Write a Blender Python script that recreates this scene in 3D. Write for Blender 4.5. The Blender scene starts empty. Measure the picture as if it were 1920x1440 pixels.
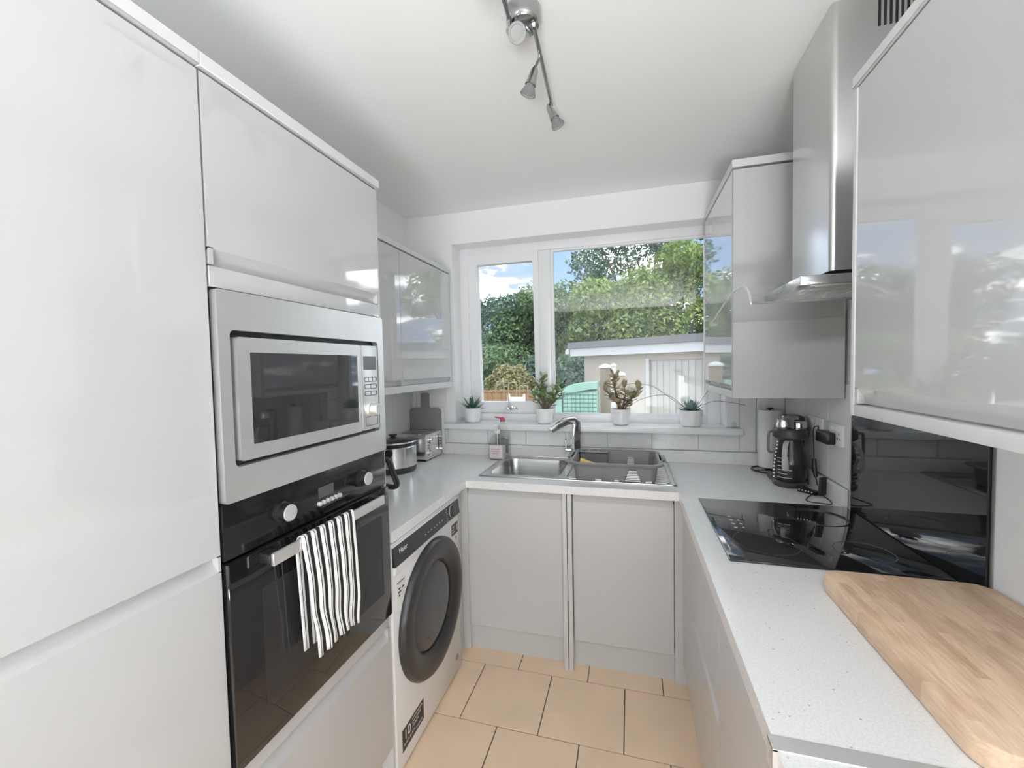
import bpy, bmesh, math, random
import numpy as np
from mathutils import Vector, Matrix
SC = bpy.context.scene
COL = SC.collection

# ------------------------------------------------------------------ camera
YAW, PITCH, ROLL, CAMH, FPX = math.radians(15.671), math.radians(2.406), math.radians(-1.16), 1.4613, 790.14
fw = Vector((-math.sin(YAW) * math.cos(PITCH), math.cos(YAW) * math.cos(PITCH), -math.sin(PITCH)))
r0 = Vector((math.cos(YAW), math.sin(YAW), 0))
u0 = r0.cross(fw)
rt = math.cos(ROLL) * r0 + math.sin(ROLL) * u0
up = rt.cross(fw)
cd = bpy.data.cameras.new('camera')
cam = bpy.data.objects.new('camera', cd)
COL.objects.link(cam)
cam.matrix_world = Matrix(((rt.x, up.x, -fw.x, 0), (rt.y, up.y, -fw.y, 0), (rt.z, up.z, -fw.z, CAMH), (0, 0, 0, 1)))
cd.sensor_width = 36
cd.lens = FPX / 1920 * 36
cd.clip_start = 0.02
cd.clip_end = 300
SC.camera = cam

# ------------------------------------------------------------------ light
SC.view_settings.view_transform = 'Standard'
SC.view_settings.look = 'None'
SC.view_settings.gamma = 1
SC.view_settings.use_curve_mapping = False
SC.view_settings.exposure = 0.76
SC.cycles.max_bounces = 14
SC.cycles.diffuse_bounces = 7
SC.cycles.glossy_bounces = 6
SC.cycles.transparent_max_bounces = 16
SC.cycles.sample_clamp_indirect = 6

world = bpy.data.worlds.new('sky')
SC.world = world
world.use_nodes = True
wn = world.node_tree.nodes
wl = world.node_tree.links
wn.clear()
SKY_STRENGTH = 0.85
tc = wn.new('ShaderNodeTexCoord')
sep = wn.new('ShaderNodeSeparateXYZ')
wl.new(tc.outputs['Generated'], sep.inputs[0])
den = wn.new('ShaderNodeMath'); den.operation = 'ADD'; den.inputs[1].default_value = 0.22
absz = wn.new('ShaderNodeMath'); absz.operation = 'ABSOLUTE'
wl.new(sep.outputs[2], absz.inputs[0]); wl.new(absz.outputs[0], den.inputs[0])
dx = wn.new('ShaderNodeMath'); dx.operation = 'DIVIDE'
dy = wn.new('ShaderNodeMath'); dy.operation = 'DIVIDE'
wl.new(sep.outputs[0], dx.inputs[0]); wl.new(den.outputs[0], dx.inputs[1])
wl.new(sep.outputs[1], dy.inputs[0]); wl.new(den.outputs[0], dy.inputs[1])
comb = wn.new('ShaderNodeCombineXYZ')
wl.new(dx.outputs[0], comb.inputs[0]); wl.new(dy.outputs[0], comb.inputs[1])
nz = wn.new('ShaderNodeTexNoise')
nz.inputs['Scale'].default_value = 2.4
nz.inputs['Detail'].default_value = 9
nz.inputs['Roughness'].default_value = 0.56
mpw = wn.new('ShaderNodeMapping'); mpw.inputs['Location'].default_value = (1, 4, 0)
wl.new(comb.outputs[0], mpw.inputs[0]); wl.new(mpw.outputs[0], nz.inputs['Vector'])
cr = wn.new('ShaderNodeValToRGB')
cr.color_ramp.elements[0].position = 0.42
cr.color_ramp.elements[0].color = (0, 0, 0, 1)
cr.color_ramp.elements[1].position = 0.57
cr.color_ramp.elements[1].color = (1, 1, 1, 1)
wl.new(nz.outputs[0], cr.inputs[0])
grad = wn.new('ShaderNodeValToRGB')
grad.color_ramp.elements[0].position = 0.0
grad.color_ramp.elements[0].color = (0.42, 0.59, 0.84, 1)
grad.color_ramp.elements[1].position = 0.7
grad.color_ramp.elements[1].color = (0.25, 0.45, 0.82, 1)
wl.new(absz.outputs[0], grad.inputs[0])
mixc = wn.new('ShaderNodeMix'); mixc.data_type = 'RGBA'
wl.new(cr.outputs[0], mixc.inputs['Factor'])
wl.new(grad.outputs[0], mixc.inputs['A'])
cc = wn.new('ShaderNodeValToRGB')
cc.color_ramp.elements[0].position = 0.50
cc.color_ramp.elements[0].color = (0.62, 0.63, 0.66, 1)
cc.color_ramp.elements[1].position = 0.66
cc.color_ramp.elements[1].color = (6.0, 6.0, 6.05, 1)
wl.new(nz.outputs[0], cc.inputs[0])
wl.new(cc.outputs[0], mixc.inputs['B'])
bg = wn.new('ShaderNodeBackground')
bg.inputs[1].default_value = SKY_STRENGTH
wl.new(mixc.outputs['Result'], bg.inputs[0])
wo = wn.new('ShaderNodeOutputWorld')
wl.new(bg.outputs[0], wo.inputs[0])

sd = bpy.data.lights.new('sun', 'SUN')
sd.energy = 1.7
sd.angle = 0.02
sd.color = (1.0, 0.95, 0.86)
sun = bpy.data.objects.new('sun', sd)
COL.objects.link(sun)
sun.rotation_euler = Vector((-0.42, 0.55, -0.85)).to_track_quat('-Z', 'Y').to_euler()

# added fill light, unseen behind the camera, bounced off the ceiling
ud = bpy.data.lights.new('rear_fill_light', 'AREA')
ud.shape = 'DISK'
ud.size = 0.9
ud.energy = 88
ud.color = (0.93, 0.97, 1.0)
ul = bpy.data.objects.new('rear_fill_light', ud)
COL.objects.link(ul)
ul.location = (0.15, -1.9, 0.5)
ul.rotation_euler = (math.radians(180), 0, 0)

# ------------------------------------------------------------------ materials
def new_mat(name):
    m = bpy.data.materials.new(name)
    m.use_nodes = True
    return m, m.node_tree.nodes, m.node_tree.links, m.node_tree.nodes['Principled BSDF']

def mat(name, col, rough=0.5, metal=0.0, spec=0.5, coat=0.0, bump=None, var=None, aniso=None):
    """bump = (scale, strength, distance, stretch xyz); var = (scale, amount, stretch xyz)"""
    m, n, l, p = new_mat(name)
    p.inputs['Base Color'].default_value = (*col, 1)
    p.inputs['Roughness'].default_value = rough
    p.inputs['Metallic'].default_value = metal
    p.inputs['Specular IOR Level'].default_value = spec
    if coat:
        p.inputs['Coat Weight'].default_value = coat
        p.inputs['Coat Roughness'].default_value = 0.03
    def noise(scale, stretch, detail=4):
        t = n.new('ShaderNodeTexCoord')
        mp = n.new('ShaderNodeMapping')
        mp.inputs['Scale'].default_value = stretch
        l.new(t.outputs['Object'], mp.inputs[0])
        z = n.new('ShaderNodeTexNoise')
        z.inputs['Scale'].default_value = scale
        z.inputs['Detail'].default_value = detail
        l.new(mp.outputs[0], z.inputs['Vector'])
        return z
    if bump:
        z = noise(bump[0], bump[3] if len(bump) > 3 else (1, 1, 1))
        b = n.new('ShaderNodeBump')
        b.inputs['Strength'].default_value = bump[1]
        b.inputs['Distance'].default_value = bump[2]
        l.new(z.outputs[0], b.inputs['Height'])
        l.new(b.outputs[0], p.inputs['Normal'])
    if var:
        z = noise(var[0], var[2] if len(var) > 2 else (1, 1, 1))
        mr = n.new('ShaderNodeMapRange')
        mr.inputs[1].default_value = 0.3
        mr.inputs[2].default_value = 0.7
        mr.inputs[3].default_value = 1 - var[1]
        mr.inputs[4].default_value = 1 + var[1]
        l.new(z.outputs[0], mr.inputs[0])
        mx = n.new('ShaderNodeMix'); mx.data_type = 'RGBA'; mx.blend_type = 'MULTIPLY'
        mx.inputs['Factor'].default_value = 1
        mx.inputs['A'].default_value = (*col, 1)
        l.new(mr.outputs[0], mx.inputs['B'])
        l.new(mx.outputs['Result'], p.inputs['Base Color'])
    return m

M = {}
M['wall'] = mat('wall_paint', (0.85, 0.85, 0.845), 0.7, bump=(90, 0.05, 0.001))
M['ceil'] = mat('ceiling_paint', (0.90, 0.90, 0.895), 0.8, bump=(90, 0.05, 0.001))
M['gloss'] = mat('gloss_white', (0.53, 0.53, 0.53), 0.03, spec=0.55, coat=0.8, bump=(45, 0.012, 0.001))
M['gloss2'] = mat('gloss_white_side', (0.62, 0.62, 0.62), 0.3, spec=0.4)
M['gloss3'] = mat('semi_gloss_white', (0.60, 0.60, 0.60), 0.16, spec=0.3)
M['satin'] = mat('satin_white', (0.66, 0.66, 0.66), 0.3, spec=0.4)
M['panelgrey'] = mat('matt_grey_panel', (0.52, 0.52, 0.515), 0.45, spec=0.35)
M['plinth'] = mat('plinth_grey', (0.62, 0.62, 0.62), 0.4)
M['upvc'] = mat('white_upvc', (0.84, 0.84, 0.85), 0.25)
M['steel'] = mat('brushed_steel', (0.86, 0.86, 0.855), 0.34, 0.8, bump=(60, 0.06, 0.0006, (1, 1, 14)), var=(3, 0.10))
M['steel_sink'] = mat('sink_steel', (0.60, 0.60, 0.59), 0.26, 1.0, bump=(70, 0.05, 0.0006), var=(9, 0.12))
M['steel_hood'] = mat('hood_steel', (0.70, 0.70, 0.695), 0.27, 1.0, bump=(50, 0.05, 0.0008, (1, 14, 1)))
M['chrome'] = mat('chrome', (0.84, 0.84, 0.84), 0.13, 1.0)
M['chromedark'] = mat('smoked_chrome', (0.42, 0.42, 0.42), 0.12, 1.0)
M['polished'] = mat('polished_steel', (0.76, 0.76, 0.755), 0.20, 1.0)
M['alu'] = mat('aluminium', (0.80, 0.80, 0.79), 0.34, 0.6)
M['blackglass'] = mat('black_glass', (0.012, 0.012, 0.013), 0.03, spec=0.6, coat=0.3)
M['black'] = mat('black_plastic', (0.016, 0.016, 0.017), 0.35)
M['blackgloss'] = mat('black_gloss_panel', (0.014, 0.014, 0.015), 0.10)
M['smoke'] = mat('oven_smoked_window', (0.03, 0.03, 0.031), 0.04, spec=0.5)
M['mwglass'] = mat('microwave_dark_glass', (0.035, 0.035, 0.037), 0.03, spec=0.8, coat=0.6)
M['darkgrey'] = mat('dark_grey_plastic', (0.05, 0.05, 0.052), 0.4)
M['doorring'] = mat('washer_ring_grey', (0.035, 0.035, 0.036), 0.28)
M['midgrey'] = mat('mid_grey_plastic', (0.20, 0.20, 0.20), 0.42)
M['lightgrey'] = mat('light_grey_plastic', (0.50, 0.50, 0.50), 0.4)
M['display'] = mat('grey_display', (0.09, 0.09, 0.09), 0.15)
M['rack'] = mat('grey_rack_plastic', (0.205, 0.205, 0.20), 0.38, var=(14, 0.08))
M['white'] = mat('white_plastic', (0.82, 0.82, 0.81), 0.3)
M['washer'] = mat('white_enamel', (0.80, 0.80, 0.80), 0.22, spec=0.5)
M['pot'] = mat('white_pot_glaze', (0.80, 0.80, 0.80), 0.35)
M['soil'] = mat('potting_soil', (0.06, 0.045, 0.03), 0.95, bump=(120, 0.5, 0.004))
M['paper'] = mat('paper_towel', (0.82, 0.82, 0.80), 0.9, bump=(160, 0.25, 0.001))
M['grout'] = mat('floor_grout', (0.13, 0.10, 0.075), 0.9)
M['wgrout'] = mat('wall_grout', (0.60, 0.60, 0.59), 0.8)
M['floortile'] = mat('beige_floor_tile', (0.88, 0.67, 0.48), 0.42, var=(5, 0.05), bump=(35, 0.06, 0.001))
M['yellow'] = mat('yellow_sponge', (0.80, 0.60, 0.14), 0.9, bump=(150, 0.6, 0.002))
M['red'] = mat('red_cap', (0.55, 0.06, 0.10), 0.35)
M['pinklabel'] = mat('pale_label', (0.72, 0.68, 0.68), 0.5)
M['pinkprint'] = mat('pink_print', (0.62, 0.33, 0.35), 0.5)
M['ceramic'] = mat('pot_black_ceramic', (0.03, 0.03, 0.03), 0.2)
M['greyboard'] = mat('grey_cutting_board', (0.26, 0.26, 0.26), 0.4)
M['whiteboard'] = mat('white_cutting_board', (0.74, 0.74, 0.75), 0.4)
M['jade'] = mat('jade_leaf', (0.22, 0.32, 0.13), 0.35, var=(30, 0.35))
M['jadepink'] = mat('jade_leaf_bronze', (0.38, 0.33, 0.20), 0.35, var=(30, 0.4))
M['aloe'] = mat('aloe_leaf', (0.06, 0.15, 0.09), 0.35, var=(40, 0.3))
M['echeveria'] = mat('blue_green_leaf', (0.22, 0.32, 0.30), 0.4, var=(30, 0.3))
M['bark'] = mat('succulent_stem', (0.17, 0.12, 0.08), 0.8)
M['stalk'] = mat('dry_flower_stalk', (0.30, 0.17, 0.12), 0.7)
M['led'] = mat('lamp_lens', (0.36, 0.36, 0.35), 0.25)
M['lawn'] = mat('lawn', (0.15, 0.165, 0.11), 0.9, var=(4, 0.3), bump=(60, 0.8, 0.03))
M['patio'] = mat('paving', (0.40, 0.38, 0.35), 0.8, var=(3, 0.15))
M['render'] = mat('cream_render', (0.52, 0.46, 0.395), 0.85, bump=(40, 0.2, 0.005))
M['fascia'] = mat('white_fascia', (0.62, 0.62, 0.62), 0.4)
M['felt'] = mat('grey_roof_felt', (0.20, 0.20, 0.205), 0.8)
M['gdoor'] = mat('garage_door_white', (0.52, 0.50, 0.465), 0.45)
M['fencewood'] = mat('orange_fence_wood', (0.32, 0.20, 0.10), 0.75, var=(12, 0.2, (1, 1, 0.15)))
M['postwood'] = mat('weathered_post', (0.20, 0.16, 0.115), 0.8, var=(10, 0.25, (1, 1, 0.1)))
M['cane'] = mat('pale_cane', (0.33, 0.26, 0.18), 0.7)
M['teal'] = mat('pale_teal_sheet', (0.24, 0.42, 0.345), 0.45, var=(6, 0.15))
M['tealnet'] = mat('teal_net', (0.09, 0.22, 0.17), 0.6)
M['trunk'] = mat('tree_bark', (0.13, 0.10, 0.08), 0.9)
M['teak'] = mat('garden_teak', (0.34, 0.22, 0.11), 0.7)

def leaf_mat(name, c0, c1, scale):
    m, n, l, p = new_mat(name)
    t = n.new('ShaderNodeTexCoord')
    z = n.new('ShaderNodeTexNoise'); z.inputs['Scale'].default_value = scale; z.inputs['Detail'].default_value = 6
    l.new(t.outputs['Object'], z.inputs['Vector'])
    r = n.new('ShaderNodeValToRGB')
    r.color_ramp.elements[0].position = 0.32; r.color_ramp.elements[0].color = (*c0, 1)
    r.color_ramp.elements[1].position = 0.68; r.color_ramp.elements[1].color = (*c1, 1)
    l.new(z.outputs[0], r.inputs[0])
    l.new(r.outputs[0], p.inputs['Base Color'])
    p.inputs['Roughness'].default_value = 0.5
    tr = n.new('ShaderNodeBsdfTranslucent')
    l.new(r.outputs[0], tr.inputs[0])
    mx = n.new('ShaderNodeMixShader'); mx.inputs[0].default_value = 0.3
    l.new(p.outputs[0], mx.inputs[1]); l.new(tr.outputs[0], mx.inputs[2])
    l.new(mx.outputs[0], n['Material Output'].inputs[0])
    return m
M['leaf_a'] = leaf_mat('leaves_yellow_green', (0.104, 0.195, 0.065), (0.377, 0.468, 0.143), 1.6)
M['leaf_b'] = leaf_mat('leaves_mid_green', (0.078, 0.156, 0.085), (0.234, 0.338, 0.143), 1.6)
M['leaf_c'] = leaf_mat('leaves_blue_green', (0.072, 0.143, 0.111), (0.182, 0.286, 0.195), 1.6)
M['leaf_d'] = leaf_mat('hedge_dry_green', (0.23, 0.24, 0.11), (0.46, 0.42, 0.23), 3.0)

def glass_mat(name, tint, glossy_tint=(1, 1, 1), ior=1.45, rough=0.0):
    m, n, l, p = new_mat(name)
    n.remove(p)
    t = n.new('ShaderNodeBsdfTransparent'); t.inputs[0].default_value = (*tint, 1)
    g = n.new('ShaderNodeBsdfGlossy'); g.inputs['Roughness'].default_value = rough
    g.inputs[0].default_value = (*glossy_tint, 1)
    lw = n.new('ShaderNodeLayerWeight'); lw.inputs[0].default_value = 0.5
    pw = n.new('ShaderNodeMath'); pw.operation = 'POWER'; pw.inputs[1].default_value = 5
    l.new(lw.outputs['Facing'], pw.inputs[0])
    r0_ = ((ior - 1) / (ior + 1)) ** 2
    f = n.new('ShaderNodeMath'); f.operation = 'MULTIPLY_ADD'; f.inputs[1].default_value = 1 - r0_; f.inputs[2].default_value = r0_
    l.new(pw.outputs[0], f.inputs[0])
    mx = n.new('ShaderNodeMixShader')
    l.new(f.outputs[0], mx.inputs[0]); l.new(t.outputs[0], mx.inputs[1]); l.new(g.outputs[0], mx.inputs[2])
    l.new(mx.outputs[0], n['Material Output'].inputs[0])
    return m
M['pane'] = glass_mat('window_glass', (0.97, 0.98, 0.975))
M['clear'] = glass_mat('clear_plastic', (0.90, 0.92, 0.91))
M['canopy'] = glass_mat('hood_glass', (0.965, 0.975, 0.97), ior=1.6)
M['smokejug'] = glass_mat('smoked_glass', (0.22, 0.22, 0.22))
M['washglass'] = glass_mat('washer_bowl_glass', (0.35, 0.35, 0.36), ior=1.5)

def speckle_mat():
    m, n, l, p = new_mat('white_quartz_worktop')
    t = n.new('ShaderNodeTexCoord')
    v = n.new('ShaderNodeTexVoronoi'); v.inputs['Scale'].default_value = 75
    l.new(t.outputs['Object'], v.inputs['Vector'])
    r = n.new('ShaderNodeValToRGB')
    r.color_ramp.elements[0].position = 0.10; r.color_ramp.elements[0].color = (0, 0, 0, 1)
    r.color_ramp.elements[1].position = 0.16; r.color_ramp.elements[1].color = (1, 1, 1, 1)
    l.new(v.outputs['Distance'], r.inputs[0])
    sx = n.new('ShaderNodeSeparateColor')
    l.new(v.outputs['Color'], sx.inputs[0])
    gt = n.new('ShaderNodeMath'); gt.operation = 'LESS_THAN'; gt.inputs[1].default_value = 0.80
    l.new(sx.outputs[0], gt.inputs[0])
    mxm = n.new('ShaderNodeMath'); mxm.operation = 'MAXIMUM'
    l.new(r.outputs[0], mxm.inputs[0]); l.new(gt.outputs[0], mxm.inputs[1])
    z = n.new('ShaderNodeTexNoise'); z.inputs['Scale'].default_value = 260; z.inputs['Detail'].default_value = 2
    l.new(t.outputs['Object'], z.inputs['Vector'])
    r2 = n.new('ShaderNodeValToRGB')
    r2.color_ramp.elements[0].position = 0.35; r2.color_ramp.elements[0].color = (0.76, 0.76, 0.755, 1)
    r2.color_ramp.elements[1].position = 0.6; r2.color_ramp.elements[1].color = (0.84, 0.84, 0.835, 1)
    l.new(z.outputs[0], r2.inputs[0])
    mx = n.new('ShaderNodeMix'); mx.data_type = 'RGBA'
    l.new(mxm.outputs[0], mx.inputs['Factor'])
    mx.inputs['A'].default_value = (0.42, 0.42, 0.41, 1)
    l.new(r2.outputs[0], mx.inputs['B'])
    l.new(mx.outputs['Result'], p.inputs['Base Color'])
    p.inputs['Roughness'].default_value = 0.16
    return m
M['quartz'] = speckle_mat()

def emboss_mat():
    m, n, l, p = new_mat('embossed_white_tile')
    p.inputs['Base Color'].default_value = (0.82, 0.82, 0.815, 1)
    p.inputs['Roughness'].default_value = 0.22
    t = n.new('ShaderNodeTexCoord')
    mp = n.new('ShaderNodeMapping'); mp.inputs['Scale'].default_value = (1, 1, 0.6)
    l.new(t.outputs['Object'], mp.inputs[0])
    v = n.new('ShaderNodeTexVoronoi'); v.inputs['Scale'].default_value = 75; v.distance = 'CHEBYCHEV'
    l.new(mp.outputs[0], v.inputs['Vector'])
    b = n.new('ShaderNodeBump'); b.inputs['Strength'].default_value = 0.7; b.inputs['Distance'].default_value = 0.003
    sx = n.new('ShaderNodeSeparateColor')
    l.new(v.outputs['Color'], sx.inputs[0])
    l.new(sx.outputs[0], b.inputs['Height'])
    l.new(b.outputs[0], p.inputs['Normal'])
    return m
M['walltile'] = emboss_mat()

def bamboo_mat():
    m, n, l, p = new_mat('bamboo_butcher_block')
    t = n.new('ShaderNodeTexCoord')
    sx = n.new('ShaderNodeSeparateXYZ'); l.new(t.outputs['Object'], sx.inputs[0])
    mul = n.new('ShaderNodeMath'); mul.operation = 'MULTIPLY'; mul.inputs[1].default_value = 52
    l.new(sx.outputs[0], mul.inputs[0])
    fl = n.new('ShaderNodeMath'); fl.operation = 'FLOOR'; l.new(mul.outputs[0], fl.inputs[0])
    ym = n.new('ShaderNodeMath'); ym.operation = 'MULTIPLY_ADD'; ym.inputs[1].default_value = 5.0
    l.new(sx.outputs[1], ym.inputs[0])
    off = n.new('ShaderNodeMath'); off.operation = 'MULTIPLY'; off.inputs[1].default_value = 0.37
    l.new(fl.outputs[0], off.inputs[0]); l.new(off.outputs[0], ym.inputs[2])
    fy = n.new('ShaderNodeMath'); fy.operation = 'FLOOR'; l.new(ym.outputs[0], fy.inputs[0])
    cb = n.new('ShaderNodeCombineXYZ'); l.new(fl.outputs[0], cb.inputs[0]); l.new(fy.outputs[0], cb.inputs[1])
    wn_ = n.new('ShaderNodeTexWhiteNoise'); l.new(cb.outputs[0], wn_.inputs['Vector'])
    mp = n.new('ShaderNodeMapping'); mp.inputs['Scale'].default_value = (60, 7, 60)
    l.new(t.outputs['Object'], mp.inputs[0])
    z = n.new('ShaderNodeTexNoise'); z.inputs['Scale'].default_value = 3; z.inputs['Detail'].default_value = 6
    l.new(mp.outputs[0], z.inputs['Vector'])
    mp2 = n.new('ShaderNodeMapping'); mp2.inputs['Scale'].default_value = (16, 9, 9)
    l.new(t.outputs['Object'], mp2.inputs[0])
    z2 = n.new('ShaderNodeTexNoise'); z2.inputs['Scale'].default_value = 1; z2.inputs['Detail'].default_value = 3
    l.new(mp2.outputs[0], z2.inputs['Vector'])
    a = n.new('ShaderNodeMath'); a.operation = 'MULTIPLY_ADD'; a.inputs[1].default_value = 0.30
    l.new(wn_.outputs[0], a.inputs[0]); 
    zz = n.new('ShaderNodeMath'); zz.operation = 'MULTIPLY'; zz.inputs[1].default_value = 0.75
    l.new(z.outputs[0], zz.inputs[0]); l.new(zz.outputs[0], a.inputs[2])
    a2 = n.new('ShaderNodeMath'); a2.operation = 'MULTIPLY_ADD'; a2.inputs[1].default_value = 0.6
    l.new(z2.outputs[0], a2.inputs[0]); l.new(a.outputs[0], a2.inputs[2])
    r = n.new('ShaderNodeValToRGB')
    r.color_ramp.elements[0].position = 0.46; r.color_ramp.elements[0].color = (0.52, 0.33, 0.205, 1)
    r.color_ramp.elements[1].position = 1.0; r.color_ramp.elements[1].color = (0.82, 0.61, 0.43, 1)
    l.new(a2.outputs[0], r.inputs[0])
    l.new(r.outputs[0], p.inputs['Base Color'])
    p.inputs['Roughness'].default_value = 0.5
    return m
M['bamboo'] = bamboo_mat()

def towel_mat():
    m, n, l, p = new_mat('striped_cotton')
    uv = n.new('ShaderNodeUVMap'); uv.uv_map = 'UVMap'
    sx = n.new('ShaderNodeSeparateXYZ'); l.new(uv.outputs[0], sx.inputs[0])
    mul = n.new('ShaderNodeMath'); mul.operation = 'MULTIPLY'; mul.inputs[1].default_value = 6.2
    l.new(sx.outputs[0], mul.inputs[0])
    fr = n.new('ShaderNodeMath'); fr.operation = 'FRACT'; l.new(mul.outputs[0], fr.inputs[0])
    r = n.new('ShaderNodeValToRGB'); r.color_ramp.interpolation = 'CONSTANT'
    W, K = (0.80, 0.80, 0.79, 1), (0.022, 0.022, 0.024, 1)
    e = r.color_ramp.elements
    e[0].position = 0.0; e[0].color = W
    e[1].position = 0.22; e[1].color = K
    for pos, c in ((0.29, W), (0.52, K), (0.985, W)):
        x = e.new(pos); x.color = c
    l.new(fr.outputs[0], r.inputs[0])
    l.new(r.outputs[0], p.inputs['Base Color'])
    p.inputs['Roughness'].default_value = 0.95
    return m
M['towel'] = towel_mat()

# ------------------------------------------------------------------ geometry helpers
def BM():
    return bmesh.new()

def box(bm, x0, x1, y0, y1, z0, z1, b=0.0, seg=1):
    x0, x1 = min(x0, x1), max(x0, x1); y0, y1 = min(y0, y1), max(y0, y1); z0, z1 = min(z0, z1), max(z0, z1)
    r = bmesh.ops.create_cube(bm, size=1)
    vs = r['verts']
    for v in vs:
        v.co = Vector(((x0 + x1) / 2 + v.co.x * (x1 - x0), (y0 + y1) / 2 + v.co.y * (y1 - y0), (z0 + z1) / 2 + v.co.z * (z1 - z0)))
    if b:
        es = list({e for v in vs for e in v.link_edges})
        bmesh.ops.bevel(bm, geom=es, offset=b, segments=seg, profile=0.5, affect='EDGES')
    return bm

def V3(o, U, V, N, a, b, c=0.0):
    return Vector(o) + Vector(U) * a + Vector(V) * b + Vector(N) * c

def prism(bm, loop, o, U, V, N, depth, n0=0.0, b=0.0):
    """closed solid: 2d loop in the U,V plane, from n0 to n0+depth along N"""
    A = [bm.verts.new(V3(o, U, V, N, p[0], p[1], n0)) for p in loop]
    B = [bm.verts.new(V3(o, U, V, N, p[0], p[1], n0 + depth)) for p in loop]
    k = len(loop)
    fs = [bm.faces.new(A), bm.faces.new(B)]
    for i in range(k):
        fs.append(bm.faces.new((A[i], A[(i + 1) % k], B[(i + 1) % k], B[i])))
    bmesh.ops.recalc_face_normals(bm, faces=fs)
    if b:
        es = list({e for f in fs[:2] for e in f.edges})
        bmesh.ops.bevel(bm, geom=es, offset=b, segments=2, profile=0.5, affect='EDGES')
    return bm

def rrect(u0, u1, v0, v1, r, n=5):
    u0, u1 = min(u0, u1), max(u0, u1); v0, v1 = min(v0, v1), max(v0, v1)
    out = []
    for (cx, cy, a) in ((u1 - r, v1 - r, 0), (u0 + r, v1 - r, 90), (u0 + r, v0 + r, 180), (u1 - r, v0 + r, 270)):
        for i in range(n + 1):
            t = math.radians(a + 90 * i / n)
            out.append((cx + r * math.cos(t), cy + r * math.sin(t)))
    return out

def ring(bm, outer, inner, o, U, V, N, depth, n0=0.0):
    k = len(outer)
    rows = []
    for loop, c in ((outer, n0), (outer, n0 + depth), (inner, n0 + depth), (inner, n0)):
        rows.append([bm.verts.new(V3(o, U, V, N, p[0], p[1], c)) for p in loop])
    fs = []
    for a in range(4):
        A, B = rows[a], rows[(a + 1) % 4]
        for i in range(k):
            fs.append(bm.faces.new((A[i], A[(i + 1) % k], B[(i + 1) % k], B[i])))
    bmesh.ops.recalc_face_normals(bm, faces=fs)
    return bm

def loft(bm, loops, cap0=True, cap1=True):
    rows = [[bm.verts.new(Vector(p)) for p in L] for L in loops]
    k = len(loops[0])
    fs = []
    for A, B in zip(rows, rows[1:]):
        for i in range(k):
            fs.append(bm.faces.new((A[i], A[(i + 1) % k], B[(i + 1) % k], B[i])))
    if cap0: fs.append(bm.faces.new(rows[0]))
    if cap1: fs.append(bm.faces.new(rows[-1]))
    bmesh.ops.recalc_face_normals(bm, faces=fs)
    return bm

def frame_of(d):
    d = Vector(d).normalized()
    a = Vector((0, 0, 1)) if abs(d.z) < 0.9 else Vector((1, 0, 0))
    u = d.cross(a).normalized()
    return u, d.cross(u).normalized(), d

def lathe(bm, prof, o, axis=(0, 0, 1), n=32):
    """prof = [(radius, height)...]; radius 0 closes"""
    u, v, d = frame_of(axis)
    rows = []
    for (r, h) in prof:
        if r < 1e-6:
            rows.append([bm.verts.new(Vector(o) + d * h)])
        else:
            rows.append([bm.verts.new(Vector(o) + d * h + u * (r * math.cos(2 * math.pi * i / n)) + v * (r * math.sin(2 * math.pi * i / n))) for i in range(n)])
    fs = []
    for A, B in zip(rows, rows[1:]):
        if len(A) == 1 and len(B) == 1: continue
        for i in range(n):
            j = (i + 1) % n
            if len(A) == 1: fs.append(bm.faces.new((A[0], B[i], B[j])))
            elif len(B) == 1: fs.append(bm.faces.new((A[i], A[j], B[0])))
            else: fs.append(bm.faces.new((A[i], A[j], B[j], B[i])))
    bmesh.ops.recalc_face_normals(bm, faces=fs)
    return bm

def cyl(bm, p0, p1, ra, rb=None, n=20):
    rb = ra if rb is None else rb
    p0 = Vector(p0); p1 = Vector(p1)
    L = (p1 - p0).length
    return lathe(bm, [(0, 0), (ra, 0), (rb, L), (0, L)], p0, p1 - p0, n)

def catmull(pts, k=6):
    P = [Vector(p) for p in pts]
    P = [P[0] * 2 - P[1]] + P + [P[-1] * 2 - P[-2]]
    out = []
    for i in range(1, len(P) - 2):
        for s in range(k):
            t = s / k
            out.append(0.5 * ((2 * P[i]) + (P[i + 1] - P[i - 1]) * t + (2 * P[i - 1] - 5 * P[i] + 4 * P[i + 1] - P[i + 2]) * t * t + (3 * P[i] - P[i - 1] - 3 * P[i + 1] + P[i + 2]) * t ** 3))
    out.append(P[-2])
    return out

def tube(bm, pts, r, n=8, flat=None, closed=False):
    """sweep; r a number or list; flat=(a,b) gives an elliptic section"""
    P = [Vector(p) for p in pts]
    k = len(P)
    rows = []
    u = None
    for i in range(k):
        if closed: d = P[(i + 1) % k] - P[i - 1]
        else: d = P[min(i + 1, k - 1)] - P[max(i - 1, 0)]
        d.normalize()
        if u is None: u, v, _ = frame_of(d)
        else:
            u = (u - d * u.dot(d)).normalized()
            v = d.cross(u).normalized()
        rr = r[i] if isinstance(r, (list, tuple)) else r
        a, b = (flat[0] * rr, flat[1] * rr) if flat else (rr, rr)
        rows.append([bm.verts.new(P[i] + u * (a * math.cos(2 * math.pi * j / n)) + v * (b * math.sin(2 * math.pi * j / n))) for j in range(n)])
    fs = []
    pairs = list(zip(rows, rows[1:])) + ([(rows[-1], rows[0])] if closed else [])
    for A, B in pairs:
        for j in range(n):
            fs.append(bm.faces.new((A[j], A[(j + 1) % n], B[(j + 1) % n], B[j])))
    if not closed:
        fs.append(bm.faces.new(rows[0])); fs.append(bm.faces.new(rows[-1]))
    bmesh.ops.recalc_face_normals(bm, faces=fs)
    return bm

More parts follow.
